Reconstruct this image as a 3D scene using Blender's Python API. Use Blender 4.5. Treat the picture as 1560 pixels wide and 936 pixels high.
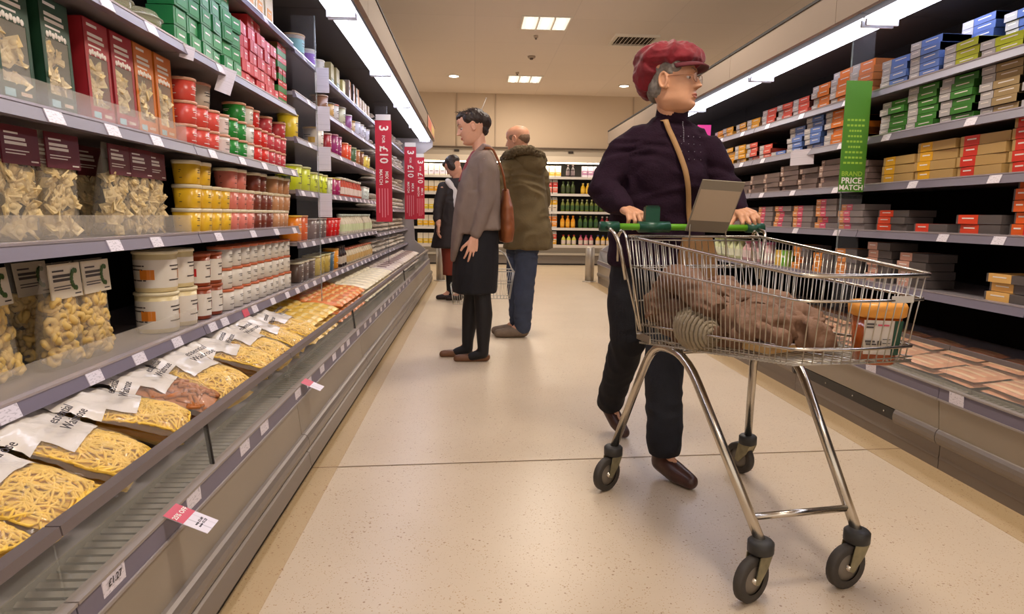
import bpy, bmesh, math, random
from math import sin, cos, pi, radians, sqrt
from mathutils import Vector, Matrix, noise
random.seed(7)
for o in list(bpy.data.objects): bpy.data.objects.remove(o)
scene = bpy.context.scene
COL = scene.collection

# ---------------------------------------------------------------- camera
YAW, PITCH, ROLL = 0.05917, 0.13834, 0.013
F_ = Vector((sin(YAW)*cos(PITCH), cos(YAW)*cos(PITCH), -sin(PITCH)))
R_ = Vector((cos(YAW), -sin(YAW), 0)); U_ = R_.cross(F_)
R2 = R_*cos(ROLL)+U_*sin(ROLL); U2 = -R_*sin(ROLL)+U_*cos(ROLL)
cd = bpy.data.cameras.new('camera'); cam = bpy.data.objects.new('camera', cd); COL.objects.link(cam)
cam.matrix_world = Matrix(((R2.x, U2.x, -F_.x, 0), (R2.y, U2.y, -F_.y, 0), (R2.z, U2.z, -F_.z, 1.0), (0, 0, 0, 1)))
cd.sensor_width = 36; cd.lens = 1000/1560*36; cd.clip_start = 0.05; cd.clip_end = 100
scene.camera = cam

# ---------------------------------------------------------------- world, light, exposure
w = bpy.data.worlds.new('shop_world'); scene.world = w; w.use_nodes = True
w.node_tree.nodes['Background'].inputs[0].default_value = (1.0, 0.88, 0.76, 1)
w.node_tree.nodes['Background'].inputs[1].default_value = 1.05
def area(name, loc, sx, sy, power, col, rot=(0, 0, 0)):
    l = bpy.data.lights.new(name, 'AREA'); l.shape = 'RECTANGLE'; l.size = sx; l.size_y = sy
    l.energy = power; l.color = col
    o = bpy.data.objects.new(name, l); o.location = loc; o.rotation_euler = rot; COL.objects.link(o)
    return o
WARM = (1.0, 0.89, 0.77)
for i, y in enumerate((-2.2, 1.6, 5.1, 8.6, 12.0)):
    area('ceiling_panel_light', (0.9, y, 3.37), 0.55, 0.5, 52, WARM)
scene.view_settings.view_transform = 'Standard'
scene.view_settings.look = 'None'
scene.view_settings.gamma = 1
scene.view_settings.use_curve_mapping = False
scene.view_settings.exposure = 0.12

# ---------------------------------------------------------------- helpers
def lin(c): return tuple(((v/255)/12.92 if v/255 <= .04045 else ((v/255+.055)/1.055)**2.4) for v in c)
MC = {}
def M(name, col=(128, 128, 128), rough=.5, metal=0, spec=.5, alpha=1, trans=0, emit=0, ior=1.45, var=0, vs=8, bump=0, bs=60, coat=0, sheen=0):
    if name in MC: return MC[name]
    m = bpy.data.materials.new(name); m.use_nodes = True; nt = m.node_tree; b = nt.nodes['Principled BSDF']
    c = lin(col)
    b.inputs['Base Color'].default_value = (*c, 1); b.inputs['Roughness'].default_value = rough
    b.inputs['Metallic'].default_value = metal; b.inputs['Specular IOR Level'].default_value = spec
    b.inputs['Alpha'].default_value = alpha; b.inputs['Transmission Weight'].default_value = trans
    b.inputs['IOR'].default_value = ior; b.inputs['Coat Weight'].default_value = coat; b.inputs['Sheen Weight'].default_value = sheen
    if emit:
        b.inputs['Emission Color'].default_value = (*c, 1); b.inputs['Emission Strength'].default_value = emit
    if var or bump:
        tc = nt.nodes.new('ShaderNodeTexCoord')
    if var:
        n = nt.nodes.new('ShaderNodeTexNoise'); n.inputs['Scale'].default_value = vs; n.inputs['Detail'].default_value = 4
        nt.links.new(tc.outputs['Object'], n.inputs['Vector'])
        r = nt.nodes.new('ShaderNodeMapRange'); r.inputs[1].default_value = .3; r.inputs[2].default_value = .7
        r.inputs[3].default_value = 1-var; r.inputs[4].default_value = 1+var
        nt.links.new(n.outputs['Fac'], r.inputs[0])
        h = nt.nodes.new('ShaderNodeHueSaturation'); h.inputs['Color'].default_value = (*c, 1)
        nt.links.new(r.outputs[0], h.inputs['Value']); nt.links.new(h.outputs[0], b.inputs['Base Color'])
    if bump:
        n2 = nt.nodes.new('ShaderNodeTexNoise'); n2.inputs['Scale'].default_value = bs; n2.inputs['Detail'].default_value = 5
        nt.links.new(tc.outputs['Object'], n2.inputs['Vector'])
        bp = nt.nodes.new('ShaderNodeBump'); bp.inputs['Strength'].default_value = bump; bp.inputs['Distance'].default_value = .01
        nt.links.new(n2.outputs['Fac'], bp.inputs['Height']); nt.links.new(bp.outputs[0], b.inputs['Normal'])
    MC[name] = m
    return m
def C(col, rough=.45, **k):
    return M('paint_%02x%02x%02x_%d' % (*[int(v) for v in col], int(rough*100)), col, rough, **k)

class B:
    """mesh builder: verts, faces, material per face"""
    def __init__(s): s.v = []; s.f = []; s.m = []; s.mats = []; s.sm = []
    def mi(s, m):
        if m not in s.mats: s.mats.append(m)
        return s.mats.index(m)
    def add(s, vs, fs, m, smooth=False, T=None):
        k = len(s.v); i = s.mi(m)
        s.v += [tuple(T @ Vector(p)) if T else tuple(p) for p in vs]
        for f in fs: s.f.append(tuple(k+a for a in f)); s.m.append(i); s.sm.append(smooth)
        return s
    def box(s, lo, hi, m, T=None, taper=None):
        (x0, y0, z0), (x1, y1, z1) = lo, hi
        tx = ty = 0
        if taper: tx, ty = taper
        vs = [(x0+tx, y0+ty, z0), (x1-tx, y0+ty, z0), (x1-tx, y1-ty, z0), (x0+tx, y1-ty, z0), (x0, y0, z1), (x1, y0, z1), (x1, y1, z1), (x0, y1, z1)]
        return s.add(vs, [(0, 3, 2, 1), (4, 5, 6, 7), (0, 1, 5, 4), (1, 2, 6, 5), (2, 3, 7, 6), (3, 0, 4, 7)], m, False, T)
    def prism(s, prof, y0, y1, m, T=None):
        """profile in x,z extruded along y"""
        n = len(prof)
        vs = [(x, y0, z) for x, z in prof]+[(x, y1, z) for x, z in prof]
        fs = [(i, (i+1) % n, n+(i+1) % n, n+i) for i in range(n)]+[tuple(range(n))[::-1], tuple(range(n, 2*n))]
        return s.add(vs, fs, m, False, T)
    def lathe(s, prof, m, n=16, T=None, sx=1, sy=1, cap=True, pw=1.0):
        vs = []; fs = []
        for r, z in prof:
            for i in range(n):
                a = 2*pi*(i+.5)/n; ca, sa = cos(a), sin(a)
                if pw != 1.0:
                    ca = math.copysign(abs(ca)**pw, ca); sa = math.copysign(abs(sa)**pw, sa)
                vs.append((r*ca*sx, r*sa*sy, z))
        for k in range(len(prof)-1):
            for i in range(n):
                j = (i+1) % n
                fs.append((k*n+i, k*n+j, (k+1)*n+j, (k+1)*n+i))
        if cap: fs += [tuple(range(n))[::-1], tuple(range((len(prof)-1)*n, len(prof)*n))]
        return s.add(vs, fs, m, True, T)
    def tube(s, pts, r, m, n=6, closed=False, T=None):
        P = [Vector(p) for p in pts]; k = len(P); rs = r if isinstance(r, (list, tuple)) else [r]*k
        vs = []; fs = []; prev = None
        for i in range(k):
            if closed: t = P[(i+1) % k]-P[i-1]
            else: t = P[min(i+1, k-1)]-P[max(i-1, 0)]
            if t.length < 1e-9: t = Vector((0, 0, 1))
            t.normalize()
            if prev is None:
                a = Vector((0, 0, 1)) if abs(t.z) < .9 else Vector((1, 0, 0)); u = t.cross(a).normalized()
            else:
                u = prev-t*prev.dot(t)
                u = u.normalized() if u.length > 1e-6 else t.orthogonal().normalized()
            prev = u; v = t.cross(u)
            for j in range(n):
                a = 2*pi*j/n; vs.append(tuple(P[i]+(u*cos(a)+v*sin(a))*rs[i]))
        for i in range(k if closed else k-1):
            for j in range(n):
                q = (j+1) % n; i2 = (i+1) % k
                fs.append((i*n+j, i*n+q, i2*n+q, i2*n+j))
        if not closed: fs += [tuple(range(n))[::-1], tuple(range((k-1)*n, k*n))]
        return s.add(vs, fs, m, True, T)
    def ell(s, c, r, m, T=None, nu=14, nv=9, R=None):
        vs = []; fs = []; c = Vector(c)
        for j in range(nv+1):
            b = -pi/2+pi*j/nv
            for i in range(nu):
                a = 2*pi*i/nu
                p = Vector((r[0]*cos(a)*cos(b), r[1]*sin(a)*cos(b), r[2]*sin(b)))
                if j in (0, nv): p = Vector((r[0]*cos(a)*.02, r[1]*sin(a)*.02, r[2]*sin(b)))
                if R: p = R @ p
                vs.append(tuple(c+p))
        for j in range(nv):
            for i in range(nu):
                q = (i+1) % nu; fs.append((j*nu+i, j*nu+q, (j+1)*nu+q, (j+1)*nu+i))
        fs += [tuple(range(nu))[::-1], tuple(range(nv*nu, (nv+1)*nu))]
        return s.add(vs, fs, m, True, T)
    def cap(s, p0, r0, p1, r1, m, n=14):
        """tapered limb with round ends"""
        p0, p1 = Vector(p0), Vector(p1); t = (p1-p0); L = t.length; t.normalize()
        pts = []; rs = []
        for a in (-88, -60, -30): pts.append(p0+t*r0*sin(radians(a))); rs.append(r0*cos(radians(a)))
        for k in range(0, 5): pts.append(p0+t*L*k/4); rs.append(r0+(r1-r0)*k/4)
        for a in (30, 60, 88): pts.append(p1+t*r1*sin(radians(a))); rs.append(r1*cos(radians(a)))
        return s.tube(pts, rs, m, n)
    def chain(s, pts, rs, m, n=12):
        for a, b, r, q in zip(pts[:-1], pts[1:], rs[:-1], rs[1:]): s.cap(a, r, b, q, m, n)
        return s
    def loft(s, rings, m, n=24, pw=1.0):
        """rings: (center, rx, ry, yaw, tilt_x) closed tube with end caps"""
        vs = []; fs = []
        for rg in rings:
            c, rx, ry = Vector(rg[0]), rg[1], rg[2]
            R = Matrix.Rotation(rg[3] if len(rg) > 3 else 0, 3, 'Z')
            if len(rg) > 4: R = R @ Matrix.Rotation(rg[4], 3, 'X')
            if len(rg) > 5: R = R @ Matrix.Rotation(rg[5], 3, 'Y')
            for i in range(n):
                a = 2*pi*i/n; ca, sa = cos(a), sin(a)
                if pw != 1: ca = math.copysign(abs(ca)**pw, ca); sa = math.copysign(abs(sa)**pw, sa)
                vs.append(tuple(c+R @ Vector((rx*ca, ry*sa, 0))))
        k = len(rings)
        for i in range(k-1):
            for j in range(n):
                q = (j+1) % n; fs.append((i*n+j, i*n+q, (i+1)*n+q, (i+1)*n+j))
        fs += [tuple(range(n))[::-1], tuple(range((k-1)*n, k*n))]
        return s.add(vs, fs, m, True)
    def mesh(s, name='mesh'):
        me = bpy.data.meshes.new(name); me.from_pydata(s.v, [], s.f)
        for m in s.mats: me.materials.append(m)
        me.polygons.foreach_set('material_index', s.m); me.polygons.foreach_set('use_smooth', s.sm)
        me.update()
        return me
def obj(name, me, parent=None, loc=None, rot=None):
    if isinstance(me, B): me = me.mesh(name)
    o = bpy.data.objects.new(name, me); COL.objects.link(o)
    if parent: o.parent = parent
    if loc: o.location = loc
    if rot: o.rotation_euler = rot
    return o
def tag(o, label, cat, group=None, kind=None):
    if label: o['label'] = label
    if cat: o['category'] = cat
    if group: o['group'] = group
    if kind: o['kind'] = kind
    return o
def thing(name, label, cat, loc=(0, 0, 0), rz=0, group=None):
    o = bpy.data.objects.new(name, None); COL.objects.link(o); o.location = loc; o.rotation_euler = (0, 0, rz)
    o.empty_display_size = .05
    return tag(o, label, cat, group)
def struct(name, me, label=None):
    o = obj(name, me); o['kind'] = 'structure'
    if label: o['label'] = label
    return o
def bevel(o, w, seg=2):
    md = o.modifiers.new('bevel', 'BEVEL'); md.width = w; md.segments = seg; md.limit_method = 'ANGLE'
    return o
TXT = {}
def text_mesh(s, size, mat, ext=.0004, bold=False, align='CENTER'):
    k = (s, size, mat.name, align)
    if k in TXT: return TXT[k]
    cu = bpy.data.curves.new('lettering', 'FONT'); cu.body = s; cu.size = size; cu.extrude = ext; cu.align_x = align; cu.align_y = 'CENTER'
    cu.resolution_u = 2
    if bold: cu.offset = size*.018
    to = bpy.data.objects.new('lettering', cu); COL.objects.link(to)
    dg = bpy.context.evaluated_depsgraph_get(); dg.update()
    me = bpy.data.meshes.new_from_object(to.evaluated_get(dg))
    me.materials.clear(); me.materials.append(mat)
    bpy.data.objects.remove(to); TXT[k] = me
    return me
def remesh(b, voxel, smooth=4, fac=.5, mat=None):
    """union overlapping closed pieces into one continuous surface"""
    me = b.mesh('body'); o = bpy.data.objects.new('tmp', me); COL.objects.link(o)
    r = o.modifiers.new('r', 'REMESH'); r.mode = 'VOXEL'; r.voxel_size = voxel; r.use_smooth_shade = True
    if smooth:
        q = o.modifiers.new('s', 'SMOOTH'); q.iterations = smooth; q.factor = fac
    dg = bpy.context.evaluated_depsgraph_get(); dg.update()
    out = bpy.data.meshes.new_from_object(o.evaluated_get(dg))
    bpy.data.objects.remove(o)
    out.materials.clear(); out.materials.append(mat or b.mats[0])
    for p in out.polygons: p.use_smooth = True
    return out
def wrinkle(me, fn):
    """move each vertex along its normal by fn(co)"""
    nr = [v.normal.copy() for v in me.vertices]
    for v, n in zip(me.vertices, nr): v.co += n*fn(v.co)
    me.update()
    return me
def merge(meshes, name='mesh'):
    bm = bmesh.new(); mats = []
    for me in meshes:
        idx = []
        for m in me.materials:
            if m not in mats: mats.append(m)
            idx.append(mats.index(m))
        n0 = len(bm.faces); bm.from_mesh(me); bm.faces.ensure_lookup_table()
        for f in bm.faces[n0:]: f.material_index = idx[f.material_index] if idx else 0
    out = bpy.data.meshes.new(name); bm.to_mesh(out); bm.free()
    for m in mats: out.materials.append(m)
    return out
ORD = ['first', 'second', 'third', 'fourth', 'fifth', 'sixth', 'seventh', 'eighth', 'ninth', 'tenth', 'eleventh', 'twelfth', 'thirteenth', 'fourteenth', 'fifteenth', 'sixteenth', 'seventeenth', 'eighteenth', 'nineteenth', 'twentieth', 'twenty-first', 'twenty-second', 'twenty-third', 'twenty-fourth', 'twenty-fifth', 'twenty-sixth', 'twenty-seventh', 'twenty-eighth', 'twenty-ninth', 'thirtieth']

# ---------------------------------------------------------------- setting: floor, ceiling, back wall
def floor_mat(name, base, speck):
    m = bpy.data.materials.new(name); m.use_nodes = True; nt = m.node_tree; b = nt.nodes['Principled BSDF']; L = nt.links
    tc = nt.nodes.new('ShaderNodeTexCoord')
    big = nt.nodes.new('ShaderNodeTexNoise'); big.inputs['Scale'].default_value = 1.6; big.inputs['Detail'].default_value = 6
    L.new(tc.outputs['Object'], big.inputs['Vector'])
    r0 = nt.nodes.new('ShaderNodeValToRGB'); c = lin(base)
    r0.color_ramp.elements[0].position = .3; r0.color_ramp.elements[0].color = (c[0]*.9, c[1]*.89, c[2]*.87, 1)
    r0.color_ramp.elements[1].position = .7; r0.color_ramp.elements[1].color = (*c, 1)
    L.new(big.outputs['Fac'], r0.inputs[0]); last = r0.outputs[0]
    for sc, th, col in ((75, .13, speck), (130, .12, (150, 112, 70)), (38, .085, (128, 88, 54))):
        v = nt.nodes.new('ShaderNodeTexVoronoi'); v.inputs['Scale'].default_value = sc
        L.new(tc.outputs['Object'], v.inputs['Vector'])
        n = nt.nodes.new('ShaderNodeTexNoise'); n.inputs['Scale'].default_value = sc*.13; L.new(tc.outputs['Object'], n.inputs['Vector'])
        g = nt.nodes.new('ShaderNodeMath'); g.operation = 'MULTIPLY'; L.new(n.outputs['Fac'], g.inputs[0]); g.inputs[1].default_value = th*2.6
        lt = nt.nodes.new('ShaderNodeMath'); lt.operation = 'LESS_THAN'; L.new(v.outputs['Distance'], lt.inputs[0]); L.new(g.outputs[0], lt.inputs[1])
        w8 = nt.nodes.new('ShaderNodeMath'); w8.operation = 'MULTIPLY'; w8.inputs[1].default_value = .72; L.new(lt.outputs[0], w8.inputs[0])
        mx = nt.nodes.new('ShaderNodeMixRGB'); L.new(w8.outputs[0], mx.inputs[0]); L.new(last, mx.inputs[1]); mx.inputs[2].default_value = (*lin(col), 1)
        last = mx.outputs[0]
    L.new(last, b.inputs['Base Color']); b.inputs['Roughness'].default_value = .32; b.inputs['Specular IOR Level'].default_value = .35
    return m
mfloor = floor_mat('speckled_vinyl', (205, 186, 160), (172, 140, 102))
mband = floor_mat('worn_vinyl_edge', (188, 162, 124), (150, 112, 70))
struct('floor', B().box((-7, -6, -.1), (9, 15, 0), mfloor), 'cream speckled vinyl shop floor')
struct('trim_1', B().box((-.72, 0, 0), (-.535, 10.2, .0012), mband), 'yellowed floor edge along left cabinets')
struct('trim_2', B().box((1.73, 0, 0), (1.9, 10.2, .0012), mband), 'yellowed floor edge along right cabinets')
jm = C((120, 92, 66), .7)
j = B(); dx, dy = 1.884+.673, 2.687-2.523; L_ = sqrt(dx*dx+dy*dy); nx, ny = -dy/L_*.003, dx/L_*.003
j.add([(-.673-nx, 2.523-ny, .0016), (1.884-nx, 2.687-ny, .0016), (1.884+nx, 2.687+ny, .0016), (-.673+nx, 2.523+ny, .0016)], [(0, 1, 2, 3)], jm)
struct('trim_3', j, 'dark straight joint across the vinyl floor')

def tile_mat(name, col, sx, sy, mortar=(0.9)):
    m = bpy.data.materials.new(name); m.use_nodes = True; nt = m.node_tree; b = nt.nodes['Principled BSDF']; L = nt.links
    tc = nt.nodes.new('ShaderNodeTexCoord'); br = nt.nodes.new('ShaderNodeTexBrick'); br.offset = 0
    br.inputs['Scale'].default_value = 1; br.inputs['Brick Width'].default_value = sx; br.inputs['Row Height'].default_value = sy
    br.inputs['Mortar Size'].default_value = .006; c = lin(col)
    br.inputs['Color1'].default_value = (*c, 1); br.inputs['Color2'].default_value = (c[0]*.96, c[1]*.96, c[2]*.95, 1)
    br.inputs['Mortar'].default_value = (c[0]*mortar, c[1]*mortar, c[2]*mortar, 1)
    L.new(tc.outputs['Object'], br.inputs['Vector']); L.new(br.outputs['Color'], b.inputs['Base Color']); b.inputs['Roughness'].default_value = .85
    return m
struct('ceiling', B().box((-7, -6, 3.4), (9, 15, 3.5), tile_mat('ceiling_board', (232, 218, 204), 1.2, 1.2)), 'flat beige ceiling boards')
mw = C((196, 174, 148), .85)
struct('wall_back', B().box((-7, 14.6, 0), (9, 14.75, 3.4), mw))
bk = B().box((-7, 13.5, 2.36), (9, 14.6, 3.4), mw)
struct('trim_4', bk, 'beige bulkhead above the far drinks cooler')
for i, x in enumerate((-.35, .42, 3.2)):
    struct('trim_%d' % (5+i), B().box((x-.012, 13.485, 2.37), (x+.012, 13.5, 3.39), C((170, 150, 128), .8)), None)
struct('trim_8', B().box((-7, 13.44, 2.335), (9, 13.52, 2.362), C((92, 76, 62), .7)), 'thin dark rail under the bulkhead')

# ceiling fittings
mwhite = C((225, 215, 200), .5)
def ceiling_light(x, y, lab):
    t = thing('ceiling_light', lab, 'light', (x, y, 3.4), 0, 'recessed three-cell ceiling lights')
    fr = B()
    for a, b in (((-.31, -.29, -.012), (.31, -.27, 0)), ((-.31, .27, -.012), (.31, .29, 0)), ((-.31, -.27, -.012), (-.29, .27, 0)), ((.29, -.27, -.012), (.31, .27, 0)), ((-.105, -.27, -.03), (-.09, .27, 0)), ((.09, -.27, -.03), (.105, .27, 0))):
        fr.box(a, b, mwhite)
    obj('frame', fr, t)
    em = M('lamp_cell', (255, 246, 224), .5, emit=5.5)
    for k in (-.195, 0, .195):
        c = obj('louvre_cell', B().box((k-.085, -.262, -.012), (k+.085, .262, -.006), M('cell_reflector', (235, 232, 218), .3, emit=.9)), t)
        obj('lamp_tube', B().box((k-.03, -.2, -.02), (k+.03, .2, -.013), em), c)
ceiling_light(.88, 8.6, 'bright three-cell square ceiling light, the nearer and larger one')
ceiling_light(.88, 12.02, 'bright three-cell square ceiling light, the farther and smaller one')
def downlight(x, y, lab):
    t = thing('downlight', lab, 'light', (x, y, 3.4), 0, 'small round ceiling spots')
    obj('rim', B().lathe([(.10, 0), (.11, -.012), (.085, -.012)], mwhite, 20), t)
    obj('lamp', B().lathe([(.08, -.006), (.08, -.014)], M('spot_glow', (255, 246, 228), .5, emit=9), 20), t)
downlight(-.36, 11.9, 'small round glowing downlight at left of the ceiling lights')
downlight(2.75, 12.4, 'small round glowing downlight right, near the red hat')
t = thing('ceiling_vent', 'square slatted air vent in ceiling above the red hat', 'vent', (2.16, 9.25, 3.4))
obj('frame', B().box((-.30, -.26, -.03), (.30, -.22, 0), mwhite).box((-.30, .22, -.03), (.30, .26, 0), mwhite).box((-.30, -.22, -.03), (-.26, .22, 0), mwhite).box((.26, -.22, -.03), (.30, .22, 0), mwhite), t)
obj('backing', B().box((-.26, -.22, -.004), (.26, .22, -.001), C((60, 48, 38), .9)), t)
for k in range(9):
    obj('slat', B().box((-.003, -.21, -.012), (.003, .21, .012), mwhite), t, (-.22+k*.055, 0, -.018), (0, .7, 0))
for i, (x, y, l) in enumerate(((.86, 10.35, 'small grey smoke detector between the two ceiling lights'), (.82, 9.2, 'tiny sprinkler head just behind the nearer ceiling light'), (.72, 11.5, 'tiny sprinkler head before the farther ceiling light'))):
    t = thing('smoke_detector' if i == 0 else 'sprinkler_head', l, 'detector' if i == 0 else 'sprinkler', (x, y, 3.4))
    rr = .06 if i == 0 else .03
    obj('base', B().lathe([(rr, 0), (rr, -.02), (rr*.8, -.03)], C((170, 150, 130), .6), 14), t)
    obj('sensor', B().lathe([(rr*.5, -.03), (rr*.4, -.05)], C((95, 80, 68), .6), 10), t)

# ---------------------------------------------------------------- refrigerated cabinets
msteel = M('panel_grey', (150, 138, 122), .38, metal=.25, var=.04, vs=2)
mbump = M('bumper_grey', (128, 118, 110), .32, metal=.35)
mdark = C((34, 28, 25), .6)
mback = M('cabinet_liner', (26, 21, 19), .9, spec=.08, var=.1, vs=3)
mstrip = C((112, 104, 118), .4)
mrail = M('rail_grey', (122, 110, 108), .35, metal=.3)
mglass = M('clear_glass', (235, 236, 228), .03, alpha=.09, spec=.6)
mperspex = M('clear_perspex', (200, 200, 205), .2, alpha=.035, spec=.05)
mguard = M('clear_guard', (215, 205, 190), .12, alpha=.22, spec=.5)
mlip = C((150, 140, 134), .4)
mshelf = M('shelf_grey', (150, 142, 145), .35, metal=.2)
mlamp = M('fluorescent', (238, 241, 255), .4, emit=7)
mrefl = M('lamp_reflector', (238, 241, 255), .25, emit=3.4)
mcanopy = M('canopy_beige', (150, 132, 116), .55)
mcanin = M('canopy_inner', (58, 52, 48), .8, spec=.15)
mgrill = M('grille_grey', (140, 132, 116), .4, metal=.3)
def ticket_mat():
    m = bpy.data.materials.new('printed_ticket'); m.use_nodes = True; nt = m.node_tree; b = nt.nodes['Principled BSDF']; L = nt.links
    tc = nt.nodes.new('ShaderNodeTexCoord'); mp = nt.nodes.new('ShaderNodeMapping'); mp.inputs['Scale'].default_value = (1, 90, 260)
    L.new(tc.outputs['Object'], mp.inputs[0]); n = nt.nodes.new('ShaderNodeTexNoise'); n.inputs['Scale'].default_value = 1; n.inputs['Detail'].default_value = 1
    L.new(mp.outputs[0], n.inputs['Vector']); r = nt.nodes.new('ShaderNodeValToRGB')
    r.color_ramp.elements[0].position = .36; r.color_ramp.elements[0].color = (*lin((190, 182, 190)), 1); r.color_ramp.elements[1].position = .44; r.color_ramp.elements[1].color = (*lin((222, 214, 222)), 1)
    L.new(n.outputs['Fac'], r.inputs[0]); L.new(r.outputs[0], b.inputs['Base Color']); b.inputs['Roughness'].default_value = .4
    return m
mticket = ticket_mat()
mpink = C((205, 80, 98), .45); mgreenlab = C((170, 200, 120), .5); mlav = C((205, 180, 200), .4); mprint = C((60, 52, 56), .6)
LEFT = dict(s=-1, kick=.635, lip=.612, bump=.635, panel0=.645, panel1=.66, strip=.663, glass=.69, deck0=.80, shelf=1.0, back=1.5, can=.58, lin=.80, lout=.645, name='left')
RIGHT = dict(s=1, kick=1.90, lip=1.886, bump=1.878, panel0=1.875, panel1=1.862, strip=1.86, glass=1.89, deck0=2.0, shelf=2.2, back=2.72, can=1.96, lin=2.30, lout=2.12, name='right')
def cabinet(P, y0, y1, lab, first, last, fine):
    s = P['s']; X = lambda v: s*v; e = .002
    t = thing('display_cabinet', lab, 'cabinet', (0, y0, 0)); Lh = y1-y0; a, b = e, Lh-e
    def pz(prof, m, name, **k):
        return obj(name, B().prism([(X(x), z) for x, z in prof], a, b, m), t)
    pz([(P['kick'], .0), (P['back']+.06, .0), (P['back']+.06, .05), (P['kick'], .05)], mdark, 'plinth')
    pz([(P['lip'], .045), (P['lip']+.02, .05), (P['lip']+.03, .11), (P['lip']+.008, .10)], mbump, 'kick_lip')
    if P is RIGHT: pz([(P['kick']-.012, 0), (P['kick'], 0), (P['kick'], .11), (P['kick']-.012, .11)], mbump, 'kick_plate')
    bx = P['bump']; bp = [(bx+.02, .105)]+[(bx-.018*sin(radians(q)), .138-.033*cos(radians(q))) for q in range(0, 181, 30)]+[(bx+.02, .171)]
    if P is RIGHT and fine:
        # exposed black channel where the bumper cover stops
        obj('bumper', B().prism([(X(x), z) for x, z in bp], a, 2.72-y0, mbump), t)
        ch = obj('bumper_channel', B().prism([(X(x), z) for x, z in ((bx-.004, .115), (bx+.02, .115), (bx+.02, .165), (bx-.004, .165))], 2.72-y0, b, C((26, 22, 20), .35)), t)
        for yy in (2.80, 3.05, 3.3, 3.6): obj('screw', B().lathe([(.004, 0), (.004, .003)], M('screw_steel', (200, 195, 190), .3, metal=1), 8), ch, (X(bx-.005), yy-y0, .14), (0, -pi/2, 0))
    else: obj('bumper', B().prism([(X(x), z) for x, z in bp], a, b, mbump), t)
    pz([(P['panel0'], .168), (P['panel0']+.025, .168), (P['panel1']+.03, .30), (P['panel1'], .30)], msteel, 'front_panel')
    pz([(P['panel1']-.004, .296), (P['panel1']+.02, .296), (P['strip']+.02, .345), (P['strip'], .345)], mstrip, 'ticket_strip')
    obj('strip_edge', B().prism([(X(x), z) for x, z in ((P['panel1']-.008, .291), (P['panel1']+.01, .291), (P['panel1']+.01, .298), (P['panel1']-.008, .298))], a, b, mlip).prism([(X(x), z) for x, z in ((P['strip']-.005, .343), (P['strip']+.02, .343), (P['strip']+.02, .349), (P['strip']-.005, .349))], a, b, mlip), t)
    zt = .478 if P is LEFT else .505
    pz([(P['strip']+.012, .348), (P['strip']+.018, .348), (P['glass']+.004, zt-.012), (P['glass']-.002, zt-.012)], mglass, 'front_glass')
    rw = .016 if P is LEFT else .006
    pz([(P['glass']-rw, zt-.012), (P['glass']+rw, zt-.012), (P['glass']+rw*.8, zt+.006), (P['glass']-rw*.8, zt+.006)], mrail, 'glass_rail')
    pz([(P['deck0'], .30), (P['back'], .36), (P['back'], .37), (P['deck0'], .31)], mshelf, 'deck')
    pz([(P['strip']+.022, .24), (P['deck0']+.01, .24), (P['deck0']+.01, .25), (P['strip']+.022, .25)], C((96, 88, 76), .6), 'air_well')
    pz([(P['deck0']-.004, .25), (P['deck0'], .25), (P['deck0'], .33), (P['deck0']-.004, .33)], mgrill, 'deck_riser')
    pz([(P['back'], .05), (P['back']+.05, .05), (P['back']+.05, 2.1), (P['back'], 2.1)], mback, 'back_panel')
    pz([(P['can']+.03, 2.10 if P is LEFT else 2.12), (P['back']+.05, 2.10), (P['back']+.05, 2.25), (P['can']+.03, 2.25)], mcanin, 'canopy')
    pz([(P['can'], 2.06), (P['can']+.03, 2.06), (P['can']+.03, 2.24), (P['can'], 2.24)], mcanopy, 'canopy_fascia')
    pz([(P['can']-.006, 2.235), (P['can']+.03, 2.235), (P['can']+.03, 2.252), (P['can']-.006, 2.252)], mdark, 'fascia_trim')
    for yj in ((1.68, 3.75, 6.5) if P is LEFT else ()):
        if y0 < yj < y1: obj('glass_joint', B().prism([(X(P['strip']+.009), .349), (X(P['strip']+.020), .349), (X(P['glass']+.007), zt-.012), (X(P['glass']-.004), zt-.012)], yj-y0-.003, yj-y0+.003, mdark), t)
    # slatted air return grille
    gx0, gx1 = P['strip']+.024, P['deck0']-.006; n = int(Lh/.03)
    if fine:
        sl = B().box((min(X(gx0), X(gx1)), -.004, -.003), (max(X(gx0), X(gx1)), .009, .003), mgrill).mesh('grille_slat')
        for k in range(n): obj('grille_slat', sl, t, (0, .015+k*.03, .315), (.35, 0, 0))
    else:
        g = B()
        for k in range(n): g.box((min(X(gx0), X(gx1)), .012+k*.03, .312), (max(X(gx0), X(gx1)), .024+k*.03, .318), mgrill)
        obj('grille', g, t)['kind'] = 'stuff'
    for v, flag in ((0, first), (Lh, last)):
        if flag:
            d = .04 if v else -.04
            p = [(P['panel0']+.01, .0), (P['back']+.05, .0), (P['back']+.05, 2.25), (P['can']+.02, 2.25), (P['can']+.03, 1.98), (P['shelf']-.06, 1.75), (P['shelf']-.12, .62), (P['glass']+.01, zt-.01), (P['panel1']+.01, .30)]
            q = min(v, v+d)
            ep = obj('end_panel', B().prism([(X(x), z) for x, z in p], q, q+.04, M('end_panel_grey', (158, 150, 148), .4)), t)
    return t
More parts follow.
